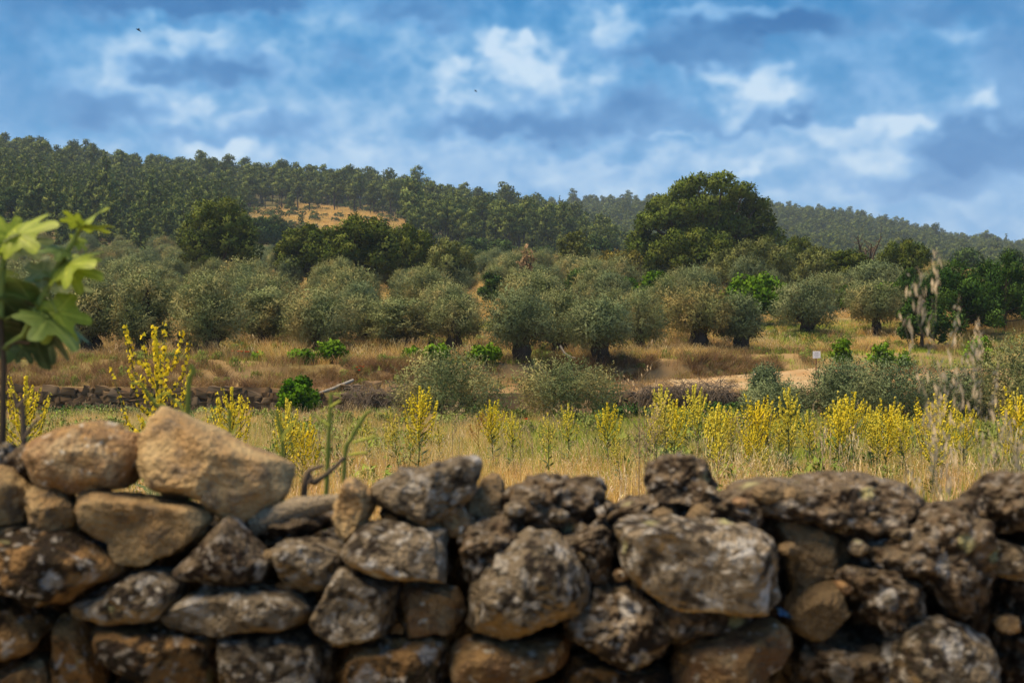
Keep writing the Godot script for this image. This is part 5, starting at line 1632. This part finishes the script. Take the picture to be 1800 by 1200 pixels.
func build_small() -> void:
	for q in [[690, 53.1, 3.0, 0.55, "grey dead brush on top of the terrace stump left of the young olive"], [1165, 53.0, 1.7, 0.55, "grey dead brush hanging over the right terrace wall, left part"], [1240, 53.0, 2.0, 0.7, "grey dead brush hanging over the right terrace wall, right part"]]:
		var at := spot(q[0], q[1])
		at.y = EYE + rel(at.x, w1(at.x) + 0.1) - 0.32
		at.z = -(w1(at.x) - 0.2)
		tag(single("dead_brush", brush(520, q[2], q[3], 0.7), M.bark, at), q[4], "brush")
	# a leaning pole
	var pb := MB.new()
	tube(pb, [pix(546, 696, 52.6), pix(585, 683, 52.9), pix(621, 668, 53.3)], [0.05, 0.06, 0.055], 8, Color(0.28, 0.26, 0.235), 0.2)
	tag(single("fallen_pole", pb.mesh(), M.bark), "grey fallen pole leaning up the broken terrace", "pole")
	var cb := MB.new()
	tube(cb, [pix(985, 608, 58.5), pix(992, 620, 58.2), pix(1003, 627, 58.1), pix(1012, 629, 58.0)], [0.05, 0.045, 0.03, 0.02], 7, Color(0.30, 0.26, 0.21))
	tag(single("fallen_branch", cb.mesh(), M.bark), "pale curved fallen branch under the orange tinged olive", "branch")
	# the sign
	var d := 60.5
	var base := spot(1436, d)
	var s := thing("sign", "small white notice board on a thin rusty post by the sandy track", "sign", base)
	var top := EYE - 17.0 / FL * d - base.y            # upper edge of the board above the ground
	var w := 13.5 / FL * d
	var h := 12.5 / FL * d
	var bb := MB.new()
	bb.box(Vector3(-w / 2, top - h, -0.006), Vector3(w / 2, top, 0.006), Color(0.74, 0.74, 0.76))
	part("board", bb.mesh(), M.bark, s)
	var post := MB.new()
	tube(post, [Vector3(-0.03, -0.2, -0.03), Vector3(-0.02, top * 0.5, -0.026), Vector3(-0.01, top - 0.05, -0.022)], [0.03, 0.028, 0.026], 7, Color(0.20, 0.10, 0.055))
	part("post", post.mesh(), M.bark, s)
	var ink := StandardMaterial3D.new()
	ink.albedo_color = Color(0.12, 0.13, 0.22)
	var fnt := SystemFont.new()
	fnt.font_names = PackedStringArray(["Droid Sans"])
	var yy := top - h * 0.27
	for ln in ["PRIVADO", "PROHIBIDO", "EL PASO"]:
		var tm := TextMesh.new()
		tm.text = ln
		tm.font = fnt
		tm.font_size = 32
		tm.pixel_size = w * 0.0040
		tm.depth = 0.002
		var t := part("lettering", tm, ink, s)
		t.position = Vector3(0, yy, 0.0075)
		yy -= h * 0.25
	var dp := MB.new()
	tube(dp, [Vector3(0, -0.3, 0), Vector3(0, 0.3, 0), Vector3(0.01, tall(1439, 59.5, 645), 0)], [0.035, 0.033, 0.032], 8, Color(0.045, 0.028, 0.022), 0.1)
	tag(single("fence_post", dp.mesh(), M.bark, spot(1439, 59.5)), "short dark rusty post just right of the notice board's post", "post")
	var ws := MB.new()
	tube(ws, [Vector3(0, -0.2, 0), Vector3(0, tall(1326, 57.0, 648), 0)], [0.018, 0.016], 7, Color(0.60, 0.57, 0.52))
	tag(single("stake", ws.mesh(), M.bark, spot(1326, 57.0)), "thin white stake at the edge of the sandy track", "stake")
	# cut hay lying by the bank on the right
	var hay := tuft(260, 0.35, 0.9, 0.012, 1.6, 0.0, [Color(0.24, 0.13, 0.06), Color(0.34, 0.20, 0.09)], Color.WHITE)
	var n := 0
	for q in [[1600, 62.0], [1632, 62.4], [1575, 62.6]]:
		tag(single("cut_hay", hay, M.straw, spot(q[0], q[1])), ["heap of cut brown hay on the bank right of the sign, middle", "heap of cut brown hay on the bank right of the sign, right end", "heap of cut brown hay on the bank right of the sign, left end"][n], "hay")
		n += 1
	# poppies
	for q in [[408, 57.0, 636], [418, 56.6, 641], [424, 56.8, 640], [432, 56.7, 641], [436, 57.0, 638], [452, 56.5, 645], [627, 56.0, 646], [633, 56.2, 644], [638, 56.1, 645], [631, 55.8, 651], [275, 55.5, 659], [925, 40.0, 744]]:
		var pbm := MB.new()
		var o := Node3D.new()
		var at := spot(q[0], q[1])
		var hh := maxf(0.35, tall(q[0], q[1], q[2]))
		tube(pbm, [Vector3(0, -0.05, 0), Vector3(0.02, hh * 0.5, 0), Vector3(0, hh, 0)], [0.004, 0.003, 0.003], 4, Color(0.10, 0.15, 0.05))
		part("stem", pbm.mesh(), M.leaf, o)
		var pet := MB.new()
		for k in 5:
			var a := k * TAU / 5
			var t := Vector3(cos(a), 0.55, sin(a)).normalized()
			var nn := Vector3(-cos(a) * 0.5, 0.9, -sin(a) * 0.5).normalized()
			pet.leaf(Vector3(0, hh, 0) + t * 0.035, t, t.cross(nn).normalized(), nn, nn, 0.09, 0.085, Color(0.62, 0.045, 0.012))
		part("petals", pet.mesh(), M.petal, o)
		adopt(o, "poppy", at, 0.0, 1.0, "single red poppy in the green grass left of the slim olive trunk" if q[0] > 900 else ("red poppy in the grass right of the long vine" if q[0] > 600 else "red poppy in the dry grass on the left terrace"), "poppy", "red poppies on the terrace")
	# two birds high over the hill
	for q in [[243, 53, 75.0, "larger dark bird flying high on the left", 0.30], [836, 160, 110.0, "tiny dark bird flying left of centre", 0.24]]:
		var o := thing("bird", q[3], "bird", pix(q[0], q[1], q[2]))
		var body := MB.new()
		var l: float = q[4]
		tube(body, [Vector3(-l * 0.5, 0.03, 0), Vector3(-l * 0.38, 0.025, 0), Vector3(-l * 0.1, 0.01, 0), Vector3(l * 0.2, 0, 0), Vector3(l * 0.5, -0.03, 0)], [0.004, 0.022, 0.035, 0.022, 0.012], 8, Color(0.02, 0.02, 0.025))
		part("body", body.mesh(), M.bark, o)
		for sd in [-1.0, 1.0]:
			var wing := MB.new()
			wing.quad([Vector3(-l * 0.2, 0.02, 0), Vector3(l * 0.05, 0.02, 0), Vector3(l * 0.12, 0.07, sd * l * 0.35), Vector3(-l * 0.08, 0.08, sd * l * 0.35)], Color(0.02, 0.02, 0.025))
			wing.quad([Vector3(-l * 0.08, 0.08, sd * l * 0.35), Vector3(l * 0.12, 0.07, sd * l * 0.35), Vector3(l * 0.3, 0.03, sd * l * 0.75), Vector3(l * 0.24, 0.035, sd * l * 0.78)], Color(0.02, 0.02, 0.025))
			part("wing", wing.mesh(), M.bark, o)
		o.rotation = Vector3(0.5, 0.3, -0.35)


func build_grass() -> void:
	var gold := [Color(0.62, 0.42, 0.15), Color(0.56, 0.36, 0.12), Color(0.66, 0.48, 0.21), Color(0.46, 0.33, 0.11)]
	var greens := [Color(0.21, 0.28, 0.045), Color(0.30, 0.34, 0.065), Color(0.16, 0.235, 0.04)]
	var mixed := [Color(0.56, 0.42, 0.15), Color(0.36, 0.35, 0.09), Color(0.26, 0.30, 0.06)]
	var head := Color(0.62, 0.49, 0.28)
	var dry1 := tuft(40, 0.38, 0.26, 0.007, 0.35, 0.35, gold, head)
	var dry2 := tuft(34, 0.46, 0.28, 0.007, 0.45, 0.5, gold, Color(0.66, 0.55, 0.36))
	var mix1 := tuft(40, 0.36, 0.28, 0.008, 0.3, 0.25, mixed, head)
	var green1 := tuft(44, 0.30, 0.30, 0.011, 0.4, 0.05, greens, head)
	var tall1 := tuft(16, 0.80, 0.22, 0.006, 0.28, 0.8, [Color(0.45, 0.33, 0.15), Color(0.25, 0.24, 0.08)], Color(0.64, 0.54, 0.36))
	var wild := func(x: float, d: float, f: float) -> float: return nz.get_noise_2d(x * f, d * f)
	# how green the field is at a place
	var lush := func(x: float, d: float, px: float) -> float:
		var g := smoothstep(17.0, 25.0, d + 4.0 * nz.get_noise_2d(x * 20.0, d * 20.0)) * (0.55 + 0.45 * smoothstep(820.0, 930.0, px))
		g = maxf(g, 0.5 * smoothstep(1380.0, 1600.0, px))
		return clampf(g + 0.35 * nz.get_noise_2d(x * 16.0, d * 16.0), 0.0, 1.0)
	var shade := func() -> Color:
		var v := rr(0.8, 1.15)
		return Color(v, v * rr(0.90, 1.08), v * rr(0.75, 1.15))
	scatter("dry_grass", "dense dry golden grass of the field behind the wall", dry1, M.straw, strew(6.5, 52.4, 9.0, func(x, d, px): return [(1.0 - lush.call(x, d, px)) * 0.9, 1.0, 0.95 + 0.8 * wild.call(x, d, 30.0), shade.call()]))
	scatter("dry_grass", "dry pale seeding grass mixed through the field", dry2, M.straw, strew(7.0, 52.4, 4.0, func(x, d, px): return [pow(1.0 - lush.call(x, d, px), 2.0) * 0.8, 1.0, 0.9 + 0.9 * wild.call(x, d, 24.0), shade.call()]))
	scatter("mixed_grass", "half green half dry grass in the field", mix1, M.straw, strew(5.0, 52.4, 5.0, func(x, d, px): return [0.15 + 0.6 * lush.call(x, d, px) * (1.0 - smoothstep(28.0, 36.0, d)), 1.0, 1.0 + 0.3 * wild.call(x, d, 24.0), shade.call()]))
	scatter("green_grass", "fresh green grass at the foot of the terraces", green1, M.leaf, strew(15.0, 52.6, 9.0, func(x, d, px): return [lush.call(x, d, px), 1.1, (0.9 + 0.4 * wild.call(x, d, 30.0)) * (1.0 - 0.5 * smoothstep(40.0, 50.0, d)), shade.call()]))
	scatter("tall_grass", "tall thin seeding grass standing above the field", tall1, M.straw, strew(8.0, 30.0, 1.1, func(x, d, px): return [(0.3 + 0.7 * smoothstep(1250.0, 1500.0, px)) * (1.0 - smoothstep(15.0, 23.0, d + 6.0 - 6.0 * smoothstep(1250.0, 1500.0, px))), 1.0, 0.85 + 0.5 * wild.call(x, d, 30.0), shade.call()]))
	var wb := MB.new()
	leaves(wb, [[Vector3(0, 0.16, 0), Vector3(0.30, 0.2, 0.30), 1.0]], 260, 0.085, 0.035, [Color(0.13, 0.18, 0.045), Color(0.20, 0.25, 0.06), Color(0.28, 0.31, 0.09)], 5, 0.1, {"up": 0.9, "inner": 0.2})
	scatter("field_weeds", "low leafy green weeds growing through the field grass", wb.mesh(), M.leaf, strew(12.0, 52.0, 1.1, func(x, d, px): return [clampf(0.05 + 2.0 * wild.call(x, d, 22.0) + 0.25 * smoothstep(22.0, 34.0, d), 0.0, 1.0), 1.2, 1.2, shade.call()]))
	# terraces
	var where := func(x: float, d: float) -> Array:
		var w := w1(x)
		var e := w + lut(LEDGE, x)
		return [w, e, e + lut(BANK, x)]
	var on_track := func(x: float, d: float) -> bool:
		return x > 5.6 and d > w1(x) + 0.3 and d < w1(x) + lut(LEDGE, x) - 0.1
	var on_bank := func(x: float, d: float) -> float:
		var q: Array = where.call(x, d)
		if d < q[0] - 0.2: return 0.0
		if d < q[1]: return 0.22
		return 1.0
	var rust := [Color(0.25, 0.155, 0.08), Color(0.19, 0.125, 0.07), Color(0.31, 0.22, 0.11), Color(0.18, 0.18, 0.065), Color(0.22, 0.165, 0.09)]
	var bank1 := tuft(46, 0.42, 0.34, 0.011, 0.6, 0.2, rust, Color(0.55, 0.42, 0.24))
	var bank2 := tuft(40, 0.5, 0.32, 0.011, 0.5, 0.5, gold, head)
	scatter("bank_grass", "rusty dry grass on the terrace banks", bank1, M.straw, strew(52.6, 70.0, 7.0, func(x, d, px):
		if on_track.call(x, d): return [0.0, 1, 1, Color.WHITE]
		return [on_bank.call(x, d) * clampf(0.6 + wild.call(x, d, 18.0) - 0.35 * smoothstep(1250.0, 1400.0, px), 0.0, 1.0), 1.1, 0.9, shade.call()], 220.0))
	var past_bank := func(x: float, d: float) -> float:
		var q: Array = where.call(x, d)
		return smoothstep(q[2] - 0.2, q[2] + 0.8, d)
	scatter("terrace_grass", "golden dry grass under the olive trees", bank2, M.straw, strew(56.0, 100.0, 2.6, func(x, d, px):
		if on_track.call(x, d): return [0.0, 1, 1, Color.WHITE]
		return [past_bank.call(x, d) * clampf(0.45 + 1.1 * wild.call(x, d, 12.0), 0.0, 1.0), 1.2, 0.75 + 0.6 * smoothstep(0.0, 0.4, wild.call(x, d, 8.0)), shade.call()], 220.0))
	scatter("terrace_grass", "green grass on the olive terrace", green1, M.leaf, strew(55.0, 82.0, 4.5, func(x, d, px):
		if on_track.call(x, d): return [0.0, 1, 1, Color.WHITE]
		return [on_bank.call(x, d) * clampf(0.52 - 1.3 * wild.call(x, d, 12.0) + 0.45 * smoothstep(1060.0, 1120.0, px) * (1.0 - smoothstep(66.0, 70.0, d)) + 0.15 * smoothstep(1300.0, 1450.0, px), 0.0, 1.0), 1.1, 0.75, shade.call()], 220.0))
	scatter("tall_grass", "tall pale oat grass standing round the olive trunks", tall1, M.straw, strew(56.0, 84.0, 1.3, func(x, d, px):
		if on_track.call(x, d): return [0.0, 1, 1, Color.WHITE]
		return [past_bank.call(x, d) * clampf(0.25 + 2.2 * wild.call(x, d, 9.0), 0.0, 1.0), 1.3, 0.75, shade.call()], 220.0))
	scatter("hillside_grass", "dry golden grass on the hillside clearing", bank2, M.straw, strew(340.0, 500.0, 0.55, func(x, d, px): return [clampf(clearing(px, d), 0.0, 1.0) * 0.8, 4.0, 1.3, shade.call()], 0.0))
	scatter("slope_grass", "dry grass on the slope behind the olive rows", bank2, M.straw, strew(100.0, 215.0, 0.7, func(x, d, px): return [0.75, 2.2, 1.1, shade.call()], 220.0))
	scatter("terrace_weeds", "leafy green weeds scattered over the olive terraces", wb.mesh(), M.leaf, strew(53.5, 74.0, 2.4, func(x, d, px):
		if on_track.call(x, d): return [0.0, 1, 1, Color.WHITE]
		return [on_bank.call(x, d) * clampf(0.06 + 1.5 * wild.call(x, d, 15.0), 0.0, 1.0), 0.75, 0.9, shade.call()], 220.0))
	var litter := []
	for i in 420:
		var x := rr(6.0, 22.0)
		var q: Array = where.call(x, 0.0)
		var s := rng.randf()
		s = s if i % 3 else (rr(0.0, 0.12) if i % 2 else rr(0.86, 1.0))
		var dd: float = lerpf(q[0] + 0.4, q[1], s)
		if i % 3 and nz.get_noise_2d(x * 40.0, dd * 40.0) < 0.15: continue
		litter.append([Vector3(x, ground(x, dd), -dd), rr(0, TAU), rr(0.4, 1.0), rr(0.2, 0.6), shade.call()])
	scatter("track_weeds", "dry weeds along the edges and middle of the sandy track", bank1, M.straw, litter)
	# dry grass hanging over the banks and the low walls
	var hang := tuft(60, 0.5, 0.22, 0.012, 1.1, 0.1, [Color(0.19, 0.12, 0.065), Color(0.27, 0.185, 0.095), Color(0.13, 0.085, 0.05)], head)
	var edge := []
	for i in 950:
		var x := rr(-22, 12.0)
		var q: Array = where.call(x, 0.0)
		var dd: float = q[1] + rr(0.0, minf(1.6, q[2] - q[1]))
		if x < -9.0 + rr(-3.0, 3.0): dd = q[0] + rr(0.1, 2.6)
		if nz.get_noise_2d(x * 30.0, dd * 30.0) < 0.12: edge.append([Vector3(x, ground(x, dd), -dd), rr(0, TAU), rr(0.8, 1.3), rr(0.4, 0.95), shade.call()])
	scatter("bank_grass", "brown dead grass matted over the terrace edge", hang, M.straw, edge)
